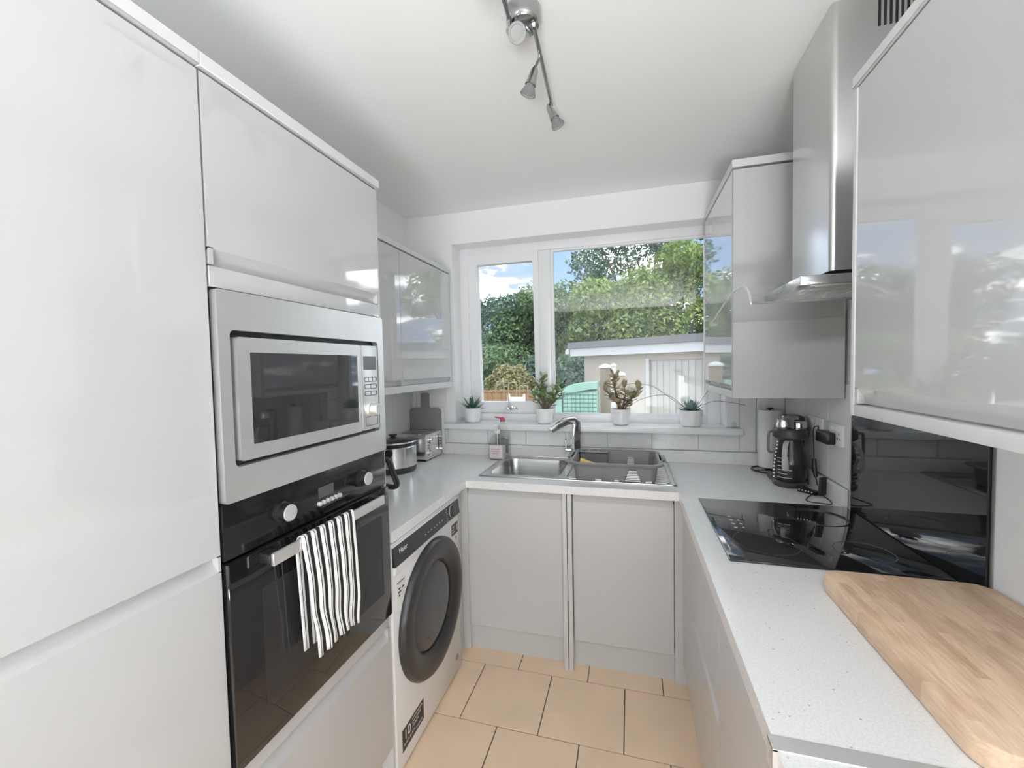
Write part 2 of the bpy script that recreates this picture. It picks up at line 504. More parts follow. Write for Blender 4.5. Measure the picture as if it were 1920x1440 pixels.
def sphere(bm, c, r, sx=1, sy=1, sz=1, n=14):
    rr = bmesh.ops.create_uvsphere(bm, u_segments=n, v_segments=max(6, n // 2), radius=1)
    for v in rr['verts']:
        v.co = Vector(c) + Vector((v.co.x * r * sx, v.co.y * r * sy, v.co.z * r * sz))
    return bm

def obj(name, bm, m, parent=None, base=(0, 0, 0), smooth=True, ang=38):
    me = bpy.data.meshes.new(name)
    B = Vector(base)
    for v in bm.verts: v.co -= B
    bm.to_mesh(me); bm.free()
    if m is not None: me.materials.append(m)
    if smooth:
        me.polygons.foreach_set('use_smooth', [True] * len(me.polygons))
        me.set_sharp_from_angle(angle=math.radians(ang))
    o = bpy.data.objects.new(name, me)
    COL.objects.link(o)
    if parent is not None: o.parent = parent
    else: o.location = B
    return o

class T:
    """a thing: an Empty at its base with its parts as children (all coordinates given in the world)"""
    def __init__(s, name, label, cat, base, group=None, kind=None):
        s.o = bpy.data.objects.new(name, None); COL.objects.link(s.o)
        s.o.empty_display_size = 0.05
        s.b = Vector(base); s.o.location = s.b
        if label: s.o['label'] = label
        if cat: s.o['category'] = cat
        if group: s.o['group'] = group
        if kind: s.o['kind'] = kind
    def part(s, name, bm, m, parent=None, label=None, kind=None, smooth=True, ang=38):
        o = obj(name, bm, m, parent if parent is not None else s.o, s.b, smooth, ang)
        if label: o['label'] = label
        if kind: o['kind'] = kind
        return o
    def piece(s, name, src, off, parent=None):
        """another part sharing src's mesh, moved by off"""
        c = src.copy(); c.name = name; COL.objects.link(c)
        c.parent = parent if parent is not None else s.o
        c.location = Vector(off)
        return c

def tag(o, label, cat, group=None):
    o['label'] = label; o['category'] = cat
    if group: o['group'] = group
    return o

def struct(name, bm, m, parent=None, smooth=False):
    o = obj(name, bm, m, parent, smooth=smooth)
    if parent is None: o['kind'] = 'structure'
    return o

def text_part(t, name, s, size, o, U, V, N, m, parent=None, sx=1.0, off=0.0006):
    cu = bpy.data.curves.new('txt', 'FONT')
    cu.body = s; cu.size = size; cu.align_x = 'CENTER'; cu.align_y = 'CENTER'
    cu.extrude = 0.0002
    to = bpy.data.objects.new('txt', cu)
    COL.objects.link(to)
    bpy.context.view_layer.update()
    me = bpy.data.meshes.new_from_object(to)
    bpy.data.objects.remove(to)
    bm = BM(); bm.from_mesh(me)
    for v in bm.verts:
        v.co = V3(o, U, V, N, v.co.x * sx, v.co.y, v.co.z + off)
    bpy.data.meshes.remove(me)
    return t.part(name, bm, m, parent, smooth=False)

XP, YP, ZP = (1, 0, 0), (0, 1, 0), (0, 0, 1)
XM, YM = (-1, 0, 0), (0, -1, 0)

def scoop(bm, axis, f, th, s0, s1, z0, z1, bottom=0.0, top=0.0, cap=0.012, both=False):
    """handleless J-pull door. axis 'x+' faces +x etc. f = front plane, th = thickness, s0..s1 along the run.
    bottom/top = height of the scooped finger groove, closed by small caps at the ends."""
    N = {'x+': XP, 'x-': XM, 'y-': YM}[axis]
    U = YP if axis[0] == 'x' else XP
    o = Vector(N) * 0
    fr = f if N in (XP,) else -f          # distance along N
    def P(loop, a, b):
        # loop in (n, z); extruded along U from a to b
        prism(bm, loop, (0, 0, 0), N, ZP, U, b - a, a)
    back, front, mid = fr - th, fr, fr - th * 0.80
    L = []
    if bottom:
        L += [(back, z0), (mid, z0), (fr - th * 0.68, z0 + bottom * 0.45), (fr - th * 0.35, z0 + bottom * 0.8), (front - 0.002, z0 + bottom), (front, z0 + bottom + 0.002)]
    else:
        L += [(back, z0), (front - 0.0015, z0), (front, z0 + 0.0015)]
    if top:
        L += [(front, z1 - top - 0.002), (front - 0.002, z1 - top), (fr - th * 0.35, z1 - top * 0.8), (fr - th * 0.68, z1 - top * 0.45), (mid, z1), (back, z1)]
    else:
        L += [(front, z1 - 0.0015), (front - 0.0015, z1), (back, z1)]
    P(L, s0, s1)
    if cap:
        for a, b in ((s0, s0 + cap), (s1 - cap, s1)):
            if bottom: P([(back, z0), (front, z0), (front, z0 + bottom + 0.004), (back, z0 + bottom + 0.004)], a, b)
            if top: P([(back, z1 - top - 0.004), (front, z1 - top - 0.004), (front, z1), (back, z1)], a, b)
    return bm

# ------------------------------------------------------------------ key dimensions (metres)
XT, XWL, XWR = -0.807, -1.425, 0.804          # tall-unit fronts, left wall, right wall
YW, ZC, ZW = 2.556, 2.452, 0.897              # window wall, ceiling, worktop
YR = -2.4                                      # wall behind the camera
YF = 2.68                                      # window frame inside face

# ------------------------------------------------------------------ room shell
ceil = struct('ceiling', box(BM(), XWL - 0.2, XWR + 0.2, YR - 0.2, YW + 0.30, ZC, ZC + 0.2), M['ceil'])
wl_ = struct('wall_left', box(BM(), XWL - 0.2, XWL, YR - 0.2, YW + 0.30, -0.1, ZC), M['wall'])
wr_ = struct('wall_right', box(BM(), XWR, XWR + 0.2, YR - 0.2, YW + 0.30, -0.1, ZC), M['wall'])
# window wall with its opening
WX0, WX1, WZ0, WZ1 = -1.106, 0.509, 1.065, 2.257
bm = BM()
box(bm, XWL, WX0, YW, YW + 0.28, -0.1, ZC)
box(bm, WX1, XWR, YW, YW + 0.28, -0.1, ZC)
box(bm, WX0, WX1, YW, YW + 0.28, -0.1, WZ0)
box(bm, WX0, WX1, YW, YW + 0.28, WZ1, ZC)
ww = struct('wall_back', bm, M['wall'])
M['rearwall'] = mat('grey_rear_wall', (0.30, 0.30, 0.31), 0.8)
struct('wall_front', box(BM(), XWL, XWR, YR - 0.15, YR, -0.1, ZC), M['rearwall'])

floor = struct('floor', box(BM(), XWL, XWR, YR - 0.2, YW + 0.28, -0.12, -0.004), M['grout'])
# floor tiles 330 mm in half bond, joints recessed
rnd = random.Random(3)
TS, JO = 0.3315, 0.0042
rowy = [(1.5685 + TS * k) for k in range(-8, 3)]
ft = []
for k, y0 in zip(range(-8, 3), rowy):
    xo = -0.697 if k % 2 == 0 else -0.532
    for i in range(-3, 6):
        x0 = xo + TS * i
        xa, xb = max(x0 + JO / 2, XWL), min(x0 + TS - JO / 2, XWR)
        ya, yb = y0 + JO / 2, min(y0 + TS - JO / 2, YW)
        if xb - xa < 0.02 or yb - ya < 0.02: continue
        if y0 < 0.4 or xa > 0.6 or xb < -1.1: 
            if y0 < 0.4 and rnd.random() < -1: continue
        bm = BM(); box(bm, xa, xb, ya, yb, -0.008, rnd.uniform(-0.0004, 0.0004), 0.0012)
        o = obj('tile', bm, M['floortile'], floor)
# wall tiles (children of the walls)
def walltiles(wall, axis, ss, zz, mat_):
    for a, b in zip(ss, ss[1:]):
        for c, d in zip(zz, zz[1:]):
            if b - a < 0.012 or d - c < 0.012: continue
            bm = BM()
            j = 0.0011
            if axis == 'y': box(bm, a + j, b - j, YW - 0.008, YW + 0.001, c + j, d - j, 0.0015)
            elif axis == 'r': box(bm, XWR - 0.008, XWR + 0.001, a + j, b - j, c + j, d - j, 0.0015)
            else: box(bm, XWL - 0.001, XWL + 0.008, a + j, b - j, c + j, d - j, 0.0015)
            obj('tile', bm, mat_, wall)
xs = [XWL + 0.009] + [-0.632 + 0.25 * i for i in range(-3, 6)] + [XWR - 0.009]
walltiles(ww, 'y', [x for x in xs if x < WX0 - 0.06] + [WX0 - 0.052], (0.966, 1.366), M['walltile'])
walltiles(ww, 'y', [WX0 - 0.052] + [x for x in xs if WX0 < x < WX1 + 0.06] + [WX1 + 0.066], (0.966, 1.064), M['walltile'])
walltiles(ww, 'y', [WX1 + 0.066, 0.658, XWR - 0.009], (0.966, 1.366), M['walltile'])
walltiles(ww, 'y', [WX1 + 0.004, WX1 + 0.066], (1.101, 1.366), M['walltile'])
ys = [YW - 0.009, 2.290, 2.042, 1.840]
walltiles(wr_, 'r', sorted(ys), (0.966, 1.366), M['walltile'])
walltiles(wr_, 'r', [-0.5, -0.25, 0.0, 0.25, 0.50, 0.75, 1.0, 1.205], (0.897, 1.366), M['walltile'])
walltiles(wl_, 'l', [1.27, 1.55, 1.80, 2.05, 2.30, YW - 0.009], (0.966, 1.366), M['walltile'])

# ------------------------------------------------------------------ window
win = T('window_1', None, None, (-0.3, YF, 1.1), kind='structure')
def fr_(x0, x1, z0, z1, d0=YF, d1=YF + 0.07, b=0.006):
    bm = BM(); box(bm, x0, x1, d0, d1, z0, z1, b, 2); return bm
bm = BM()
for a in ((WX0, -1.046, 1.075, WZ1), (0.436, WX1, 1.075, WZ1), (-0.563, -0.484, 1.10, 2.20)):
    box(bm, a[0], a[1], YF, YF + 0.07, a[2], a[3], 0.005, 2)
for a in ((-1.05, 0.44, 2.2, WZ1), (-1.05, 0.44, 1.075, 1.146)):
    box(bm, a[0], a[1], YF + 0.0004, YF + 0.0696, a[2], a[3], 0.005, 2)
win.part('frame', bm, M['upvc'])
# beads of the fixed light
bm = BM()
for a in ((-0.485, -0.466, 1.14, 2.20), (0.42, 0.437, 1.14, 2.20)): box(bm, a[0], a[1], YF + 0.012, YF + 0.04, a[2], a[3], 0.003, 1)
for a in ((-0.48, 0.43, 2.187, 2.205), (-0.48, 0.43, 1.14, 1.155)): box(bm, a[0], a[1], YF + 0.013, YF + 0.04, a[2], a[3], 0.003, 1)
win.part('glazing_bead', bm, M['upvc'])
win.part('fixed_pane', box(BM(), -0.48, 0.43, YF + 0.030, YF + 0.036, 1.146, 2.20), M['pane'])
# top-hung sash, standing slightly open
sash = bpy.data.objects.new('sash', None); COL.objects.link(sash); sash.parent = win.o
HZ = Vector((-0.80, YF + 0.02, 2.205))
sash.location = HZ - win.b
sash.rotation_euler = (math.radians(2.2), 0, 0)
def sp(name, bm, m): return obj(name, bm, m, sash, HZ)
bm = BM()
SX0, SX1, SZ0, SZ1 = -1.046, -0.563, 1.149, 2.205
GX0, GX1, GZ0, GZ1 = -0.984, -0.600, 1.222, 2.140
ring(bm, rrect(SX0, SX1, SZ0, SZ1, 0.004, 2), rrect(GX0, GX1, GZ0, GZ1, 0.004, 2), (0, YF + 0.0, 0), XP, ZP, YP, 0.055)
sp('sash_frame', bm, M['upvc'])
sp('pane', box(BM(), GX0 - 0.005, GX1 + 0.005, YF + 0.026, YF + 0.032, GZ0 - 0.005, GZ1 + 0.005), M['pane'])
bm = BM(); box(bm, -0.79, -0.755, YF - 0.012, YF, 1.178, 1.198, 0.003, 2); cyl(bm, (-0.772, YF - 0.03, 1.188), (-0.772, YF, 1.188), 0.009)
tube(bm, [(-0.772, YF - 0.028, 1.185), (-0.773, YF - 0.034, 1.23), (-0.776, YF - 0.034, 1.285)], [0.010, 0.009, 0.007], 10, (1, 0.7))
sp('handle', bm, M['chrome'])
bm = BM(); tube(bm, catmull([(-0.81, YF - 0.006, 1.178), (-0.80, YF - 0.016, 1.190), (-0.775, YF - 0.016, 1.172), (-0.745, YF - 0.016, 1.186), (-0.725, YF - 0.006, 1.172)], 5), 0.005, 8)
sp('stay_arm', bm, M['chrome'])
# sill board
bm = BM(); box(bm, -1.165, 0.580, 2.49, YW + 0.0, 1.065, 1.10, 0.006, 2); box(bm, WX0 + 0.001, WX1 - 0.001, YW - 0.01, YF + 0.01, 1.066, 1.0995)
win.part('window_sill', bm, M['upvc'])
# reveal lining
bm = BM()
box(bm, WX0 - 0.0, WX0 + 0.004, YW - 0.001, YF, 1.10, WZ1); box(bm, WX1 - 0.004, WX1, YW - 0.001, YF, 1.10, WZ1); box(bm, WX0, WX1, YW - 0.001, YF, WZ1 - 0.004, WZ1)
win.part('reveal_lining', bm, M['upvc'])

# ------------------------------------------------------------------ worktop (one continuous U) with upstands
wt = T('worktop', 'white speckled quartz worktop running in a U around the kitchen', 'worktop', (0.0, 2.2, ZW))
WB = ZW - 0.038
bm = BM()
EL, ER, EB = -0.795, 0.201, 1.94
box(bm, XWL, EL, 1.263, EB, WB, ZW)
box(bm, XWL, -0.742, EB, YW, WB, ZW)
box(bm, -0.742, -0.325, EB, 2.055, WB, ZW)
box(bm, -0.742, -0.325, 2.475, YW, WB, ZW)
box(bm, -0.325, XWR, EB, YW, WB, ZW)
box(bm, ER, XWR, 0.692, EB, WB, ZW)
wt.part('slab', bm, M['quartz'], smooth=False)
wt.part('slab', box(BM(), ER, XWR, -0.40, 0.668, WB, ZW, 0.0008), M['quartz'], smooth=False)
bm = BM(); box(bm, ER - 0.006, XWR, 0.666, 0.694, ZW - 0.002, ZW + 0.0016, 0.0005); box(bm, ER - 0.006, ER + 0.002, 0.666, 0.694, WB - 0.002, ZW + 0.0012, 0.0005)
wt.part('joint_strip', bm, M['alu'], label='polished aluminium joint strip across the worktop')
UZ = 0.966
for lab, a in (('long quartz upstand along the wall under the window', (XWL + 0.030, XWR - 0.030, YW - 0.0275, YW - 0.009)),
               ('quartz upstand on the right wall ending at the black splashback', (XWR - 0.0275, XWR - 0.009, 1.868, YW - 0.009)),
               ('quartz upstand on the left wall behind the slow cooker', (XWL + 0.009, XWL + 0.0275, 1.268, YW - 0.009))):
    bm = BM(); box(bm, a[0], a[1], a[2], a[3], ZW + 0.0003, UZ - 0.001, 0.001)
    tag(obj('upstand', bm, M['quartz'], None, ((a[0] + a[1]) / 2, (a[2] + a[3]) / 2, ZW), smooth=False), lab, 'upstand')

# ------------------------------------------------------------------ tall larder unit (left foreground)
t = T('tall_larder_cabinet', 'tall gloss white larder cabinet at far left, nearest the camera', 'cabinet', (-1.1, 0.1, 0))
t.part('carcass', box(BM(), XWL + 0.012, XT - 0.022, -0.60, 0.652, 0.14, 2.057), M['satin'])
t.part('cornice', box(BM(), XWL + 0.012, XT + 0.006, -0.60, 0.6535, 2.060, 2.088, 0.0015), M['satin'])
t.part('door', scoop(BM(), 'x+', XT, 0.021, -0.595, 0.6505, 1.087, 2.053), M['gloss'], label='upper larder door')
t.part('door', scoop(BM(), 'x+', XT, 0.021, -0.595, 0.6505, 0.145, 1.085, top=0.028, cap=0.006), M['gloss'], label='lower larder door with finger groove along its top')
t.part('plinth', box(BM(), XWL + 0.02, XT - 0.06, -0.60, 0.652, 0, 0.14), M['plinth'])

# ------------------------------------------------------------------ oven tower
t = T('oven_tower_cabinet', 'tall gloss white cabinet housing the microwave above the oven', 'cabinet', (-1.1, 0.95, 0))
bm = BM()
box(bm, XWL + 0.012, XT - 0.03, 0.6545, 0.672, 0.14, 2.057); box(bm, XWL + 0.012, XT - 0.004, 1.2495, 1.2615, 0.0, 2.057, 0.0008)
box(bm, XWL + 0.012, XT - 0.03, 0.672, 1.2495, 1.634, 2.057); box(bm, XWL + 0.012, XT - 0.03, 0.672, 1.2495, 0.14, 0.612); box(bm, XWL + 0.012, XWL + 0.03, 0.672, 1.2495, 0.6, 1.64)
t.part('carcass', bm, M['satin'], smooth=False)
t.part('cornice', box(BM(), XWL + 0.012, XT + 0.006, 0.6545, 1.2635, 2.060, 2.088, 0.0015), M['satin'])
t.part('door', scoop(BM(), 'x+', XT, 0.021, 0.6565, 1.2475, 1.678, 2.053, bottom=0.030, cap=0.010), M['gloss'], label='flap door with finger groove along its bottom')
t.part('filler_panel', box(BM(), XT - 0.021, XT - 0.001, 0.6565, 1.2475, 1.634, 1.675, 0.001), M['gloss'])
t.part('filler_panel', box(BM(), XT - 0.021, XT - 0.001, 0.6565, 1.2475, 0.574, 0.616, 0.001), M['gloss'])
t.part('drawer', scoop(BM(), 'x+', XT, 0.021, 0.6565, 1.2475, 0.142, 0.572, top=0.042, cap=0.010), M['gloss'], label='deep drawer front below the oven')
t.part('plinth', box(BM(), XWL + 0.02, XT - 0.05, 0.654, 1.2485, 0, 0.138), M['plinth'])

# ------------------------------------------------------------------ microwave
t = T('built_in_microwave', 'stainless steel built-in microwave above the black oven', 'microwave', (-1.0, 0.95, 1.19))
o0 = (XT, 0, 0)
YZ = (YP, ZP, XP)
t.part('body', box(BM(), -1.30, XT - 0.012, 0.676, 1.245, 1.20, 1.622), M['black'])
bm = BM(); ring(bm, rrect(0.660, 1.2485, 1.189, 1.630, 0.006), rrect(0.686, 1.218, 1.260, 1.549, 0.012), o0, *YZ, 0.018, -0.008)
t.part('trim_frame', bm, M['steel'])
t.part('shadow_gap', box(BM(), XT - 0.012, XT - 0.009, 0.6545, 1.2485, 1.188, 1.634), M['black'])
bm = BM(); ring(bm, rrect(0.697, 1.1185, 1.271, 1.535, 0.008), rrect(0.729, 1.107, 1.302, 1.503, 0.003), o0, *YZ, 0.022, -0.008)
d = t.part('door', bm, M['steel'])
t.part('window', box(BM(), XT - 0.004, XT + 0.0115, 0.7285, 1.1075, 1.3015, 1.5035), M['mwglass'], d)
bm = BM(); prism(bm, rrect(1.1205, 1.207, 1.271, 1.535, 0.008), o0, *YZ, 0.022, -0.008, 0.0008)
cp = t.part('control_panel', bm, M['steel'])
FX = XT + 0.0142
def onp(loop, d0, dep, bm=None):
    bm = bm or BM(); prism(bm, loop, (FX, 0, 0), *YZ, dep, d0); return bm
t.part('display', onp(rrect(1.131, 1.199, 1.459, 1.502, 0.002), -0.0005, 0.001), M['display'], cp)
for zc, nb in ((1.429, 3), (1.407, 2), (1.385, 2)):
    bm = BM(); ring(bm, rrect(1.133, 1.199, zc - 0.0075, zc + 0.0075, 0.007), rrect(1.1348, 1.1972, zc - 0.0057, zc + 0.0057, 0.0055), (FX, 0, 0), *YZ, 0.0012, -0.0004)
    for k in range(1, nb): box(bm, FX, FX + 0.0008, 1.133 + 0.066 * k / nb - 0.0006, 1.133 + 0.066 * k / nb + 0.0006, zc - 0.007, zc + 0.007)
    rim = t.part('button_row', bm, M['darkgrey'], cp)
    for k in range(nb):
        a = 1.133 + 0.066 * k / nb + 0.002; b2 = 1.133 + 0.066 * (k + 1) / nb - 0.002
bm = BM(); lathe(bm, [(0, 0), (0.024, 0), (0.023, 0.008), (0.0195, 0.010), (0.018, 0.028), (0.0165, 0.030), (0, 0.030)], (FX, 1.163, 1.335), XP, 32)
t.part('knob', bm, M['steel'], cp)
bm = BM(); ring(bm, rrect(1.135, 1.199, 1.283, 1.312, 0.002), rrect(1.1363, 1.1977, 1.2843, 1.3107, 0.0015), (FX, 0, 0), *YZ, 0.001, -0.0004)
t.part('door_button', bm, M['darkgrey'], cp)

# ------------------------------------------------------------------ oven
t = T('built_in_oven', 'black glass built-in oven with steel bar handle below the microwave', 'oven', (-1.0, 0.95, 0.62))
t.part('body', box(BM(), -1.32, XT - 0.012, 0.676, 1.245, 0.625, 1.18), M['black'])
bm = BM(); prism(bm, rrect(0.6565, 1.2485, 1.0705, 1.187, 0.002, 2), o0, *YZ, 0.014, -0.012, 0.0008)
cp = t.part('control_panel', bm, M['blackgloss'])
FX = XT + 0.002
for yy in (0.806, 1.116):
    bm = BM(); lathe(bm, [(0, 0), (0.026, 0), (0.0255, 0.006), (0.0215, 0.008), (0.0205, 0.026), (0, 0.026)], (FX, yy, 1.125), XP, 32)
    kn = t.part('knob', bm, M['black'], cp)
    bm = BM(); lathe(bm, [(0, 0), (0.0198, 0), (0.0190, 0.003), (0, 0.003)], (FX + 0.026, yy, 1.125), XP, 32); box(bm, FX + 0.0285, FX + 0.0296, yy - 0.001, yy + 0.001, 1.134, 1.141)
    t.part('knob_face', bm, M['lightgrey'], kn)
t.part('display', onp(rrect(0.931, 0.991, 1.117, 1.146, 0.001), -0.0005, 0.0010), M['display'], cp)
bb = None
for k in range(6):
    bm = BM(); lathe(bm, [(0, 0), (0.0062, 0), (0.006, 0.007), (0.0045, 0.009), (0, 0.009)], (FX, 0.931 + 0.016 * k, 1.104), XP, 14)
    t.part('button', bm, M['lightgrey'], cp)
bm = BM(); prism(bm, rrect(0.6565, 1.2485, 0.620, 1.0645, 0.002, 2), o0, *YZ, 0.024, -0.012, 0.001)
d = t.part('door', bm, M['blackglass'])
bm = BM(); prism(bm, rrect(0.733, 1.205, 0.712, 0.978, 0.003, 2), (XT + 0.012, 0, 0), *YZ, 0.0009, -0.0003)
t.part('window', bm, M['smoke'], d)
bm = BM(); box(bm, XT + 0.046, XT + 0.055, 0.728, 1.160, 1.034, 1.062, 0.002, 2)
h = t.part('handle', bm, M['steel'], d)
for yy in (0.742, 1.146):
    bm = BM(); box(bm, XT + 0.012, XT + 0.046, yy - 0.014, yy + 0.014, 1.036, 1.060, 0.003, 2); t.part('handle_bracket', bm, M['black'], d)

# ------------------------------------------------------------------ tea towel over the handle
def towel():
    Y0, Y1 = 0.806, 0.998
    nu, prof = 60, []
    xb, zt = XT + 0.0505, 1.0645
    # path from back hem, over the bar, to front hem: (x offset, z)
    path = [(-0.0165, 0.775 + (1.045 - 0.775) * k / 12) for k in range(13)]
    path += [(-0.0125, 1.058), (-0.006, zt + 0.003), (0.002, zt + 0.004), (0.0085, zt), (0.0105, 1.050)]
    path += [(0.0105 + 0.004 * min(1, k / 5), 1.040 - (1.040 - 0.757) * k / 20) for k in range(1, 21)]
    vs, uvs, fs = [], [], []
    rng = random.Random(5)
    for i in range(nu + 1):
        u = i / nu
        for j, (px, z) in enumerate(path):
            front = j > 15
            drop = max(0, (1.05 - z)) / 0.3
            ridge = math.sin(u * 2 * math.pi * 6.2 - 0.6) * 0.0030 + math.sin(u * 17 + 2 + drop * 1.5) * 0.003 * drop
            y = Y0 + (Y1 - Y0) * u
            if front:
                y += 0.012 * drop * (1 - 2 * u) * 0.5 + 0.008 * drop + 0.0022 * math.sin(z * 55 + u * 6) * drop + 0.022 * drop * (1 - u)
                ridge += 0.004 * math.sin(z * 26 + u * 4) * drop
                zz = z + (0.010 * math.sin(u * 3.1 + 0.4) - 0.008) * drop
            else:
                y += 0.004 + 0.016 * drop * (1 - u)
                zz = z
                ridge *= 0.4
            vs.append((xb + px + ridge * (1 if front else 0.5), y, zz)); uvs.append((u, j / len(path)))
    k = len(path)
    for i in range(nu):
        for j in range(k - 1):
            fs.append((i * k + j, (i + 1) * k + j, (i + 1) * k + j + 1, i * k + j + 1))
    me = bpy.data.meshes.new('tea_towel'); me.from_pydata(vs, [], fs)
    uvl = me.uv_layers.new(name='UVMap')
    for lp in me.loops: uvl.data[lp.index].uv = uvs[lp.vertex_index]
    me.polygons.foreach_set('use_smooth', [True] * len(me.polygons))
    me.materials.append(M['towel'])
    o = bpy.data.objects.new('tea_towel', me); COL.objects.link(o)
    md = o.modifiers.new('thick', 'SOLIDIFY'); md.thickness = 0.0028; md.offset = 1
    tag(o, 'black and white striped tea towel hung over the oven handle', 'towel')
towel()

# ------------------------------------------------------------------ washing machine
t = T('washing_machine', 'white front-loading washing machine with a dark round door', 'washing machine', (-1.1, 1.56, 0))
WXF = -0.803
Y0, Y1 = 1.266, 1.852
t.part('body', box(BM(), -1.38, WXF, Y0, Y1, 0.012, 0.850, 0.006, 2), M['washer'])
for yy in (Y0 + 0.05, Y1 - 0.05):
    for xx in (-1.33, WXF - 0.05): t.part('foot', cyl(BM(), (xx, yy, 0), (xx, yy, 0.014), 0.02), M['black'])
# sloping dark control fascia
bm = BM()
prism(bm, [(0, 0.768), (0.012, 0.768), (0.004, 0.836), (0, 0.836)], (WXF, 0, 0), XP, ZP, YP, Y1 - Y0 - 0.010, Y0 + 0.004)
pan = t.part('control_panel', bm, M['doorring'])
t.part('top_edge', box(BM(), WXF - 0.02, WXF + 0.005, Y0 + 0.002, Y1 - 0.004, 0.8362, 0.843, 0.001), M['washer'])
sl = Vector((-0.008, 0, 0.068)).normalized(); nrm = Vector((0.068, 0, 0.008)).normalized()
def pc(y, z): return (WXF + 0.012 - (z - 0.768) * 0.008 / 0.068, y, z)
bm = BM(); lathe(bm, [(0, 0), (0.027, 0), (0.026, 0.010), (0.023, 0.012), (0, 0.012)], pc(1.764, 0.800), nrm, 36)
dial = t.part('dial', bm, M['darkgrey'], pan)
bm = BM(); lathe(bm, [(0.0275, 0), (0.0285, 0), (0.0285, 0.003), (0.0275, 0.003), (0.0275, 0)], pc(1.764, 0.800), nrm, 36)
t.part('dial_rim', bm, M['lightgrey'], pan)
text_part(t, 'lettering', 'Haier', 0.026, pc(1.335, 0.811), YP, sl, nrm, M['white'], pan)
bm = BM()
for k in range(7): box(bm, *[pc(0, 0.795)[0] - 0.0005, pc(0, 0.795)[0] + 0.0006], 1.50 + 0.026 * k, 1.507 + 0.026 * k, 0.793, 0.797)
for k in range(6):
    y_, z_ = 1.715 - 0.004 * (k % 2), 0.825 - 0.010 * k
    x_ = pc(0, z_)[0]; box(bm, x_ - 0.0005, x_ + 0.0006, y_ - 0.010, y_ + 0.006, z_ - 0.0012, z_ + 0.0012)
t.part('programme_marks', bm, M['lightgrey'], pan, kind='stuff')
# detergent drawer grip
bm = BM(); prism(bm, [(0.0, 0.735), (0.008, 0.738), (0.012, 0.766), (0.0, 0.766)], (WXF, 0, 0), XP, ZP, YP, 0.150, Y0 + 0.012)
t.part('detergent_drawer', bm, M['washer'])
# porthole
C = (WXF, 1.566, 0.473)
bm = BM(); lathe(bm, [(0.272, 0.0), (0.272, 0.010), (0.262, 0.024), (0.235, 0.030), (0.190, 0.022), (0.176, 0.010), (0.170, -0.002), (0.175, -0.004), (0.272, 0.0)], C, XP, 72)
dr = t.part('porthole_door', bm, M['doorring'])
bm = BM(); lathe(bm, [(0, -0.055), (0.10, -0.050), (0.145, -0.030), (0.166, -0.004), (0.170, 0.006)], C, XP, 56)
t.part('drum_bowl', bm, M['smoke'], dr)
bm = BM(); lathe(bm, [(0.171, 0.004), (0.160, 0.010), (0.12, 0.016), (0.06, 0.018), (0, 0.018)], C, XP, 56)
t.part('porthole_glass', bm, M['washglass'], dr)
bm = BM(); tube(bm, [(WXF - 0.02 + 0.0, 1.566 + 0.118 * math.sin(a), 0.473 + 0.118 * math.cos(a)) for a in [math.radians(20 + 10 * k) for k in range(15)]], 0.0018, 6)
t.part('glass_rim', bm, M['alu'], dr)
# stickers
bm = BM(); box(bm, WXF - 0.001, WXF + 0.0006, 1.772, 1.842, 0.676, 0.728)
s = t.part('sticker', bm, M['darkgrey'], label='small dark energy sticker')
bm = BM()
for k, (a, b2) in enumerate(((1.777, 1.803), (1.777, 1.797), (1.777, 1.806))): box(bm, WXF, WXF + 0.0011, a, b2, 0.712 - 0.012 * k, 0.717 - 0.012 * k)
box(bm, WXF, WXF + 0.0011, 1.828, 1.837, 0.690, 0.716)
t.part('sticker_print', bm, M['lightgrey'], s, kind='stuff')
bm = BM(); box(bm, WXF - 0.001, WXF + 0.0008, 1.818, 1.826, 0.648, 0.664); t.part('badge', bm, M['black'])
bm = BM(); box(bm, WXF - 0.001, WXF + 0.0006, 1.292, 1.352, 0.635, 0.705)
s = t.part('sticker', bm, M['white'], label='small white rating label')
bm = BM(); box(bm, WXF, WXF + 0.0010, 1.296, 1.346, 0.694, 0.697)
for k, (a, b2) in enumerate(((1.306, 1.318), (1.302, 1.322), (1.306, 1.314))): box(bm, WXF, WXF + 0.0010, a, b2, 0.670 - 0.012 * k, 0.676 - 0.012 * k)
box(bm, WXF, WXF + 0.0010, 1.330, 1.342, 0.668, 0.674)
t.part('sticker_print', bm, M['black'], s, kind='stuff')
bm = BM(); box(bm, WXF - 0.001, WXF + 0.0006, 1.300, 1.462, 0.068, 0.150)
s = t.part('sticker', bm, M['black'], label='large black warranty sticker')
text_part(t, 'lettering', '10', 0.050, (WXF + 0.0008, 1.335, 0.120), YP, ZP, XP, M['white'], s)
bm = BM()
for k, (a, b2, z_) in enumerate(((1.372, 1.452, 0.139), (1.372, 1.440, 0.124), (1.372, 1.420, 0.110), (1.310, 1.395, 0.090), (1.400, 1.450, 0.082))):
    n_ = 6
    for q in range(n_):
        aa = a + (b2 - a) * q / n_
        box(bm, WXF, WXF + 0.0011, aa, aa + (b2 - a) / n_ * 0.7, z_ - 0.004, z_ + 0.003)
t.part('sticker_print', bm, M['lightgrey'], s, kind='stuff')
bm = BM(); lathe(bm, [(0, 0), (0.014, 0), (0.012, 0.003), (0, 0.003)], (WXF, 1.80, 0.085), XP, 20); t.part('filter_catch', bm, M['midgrey'])

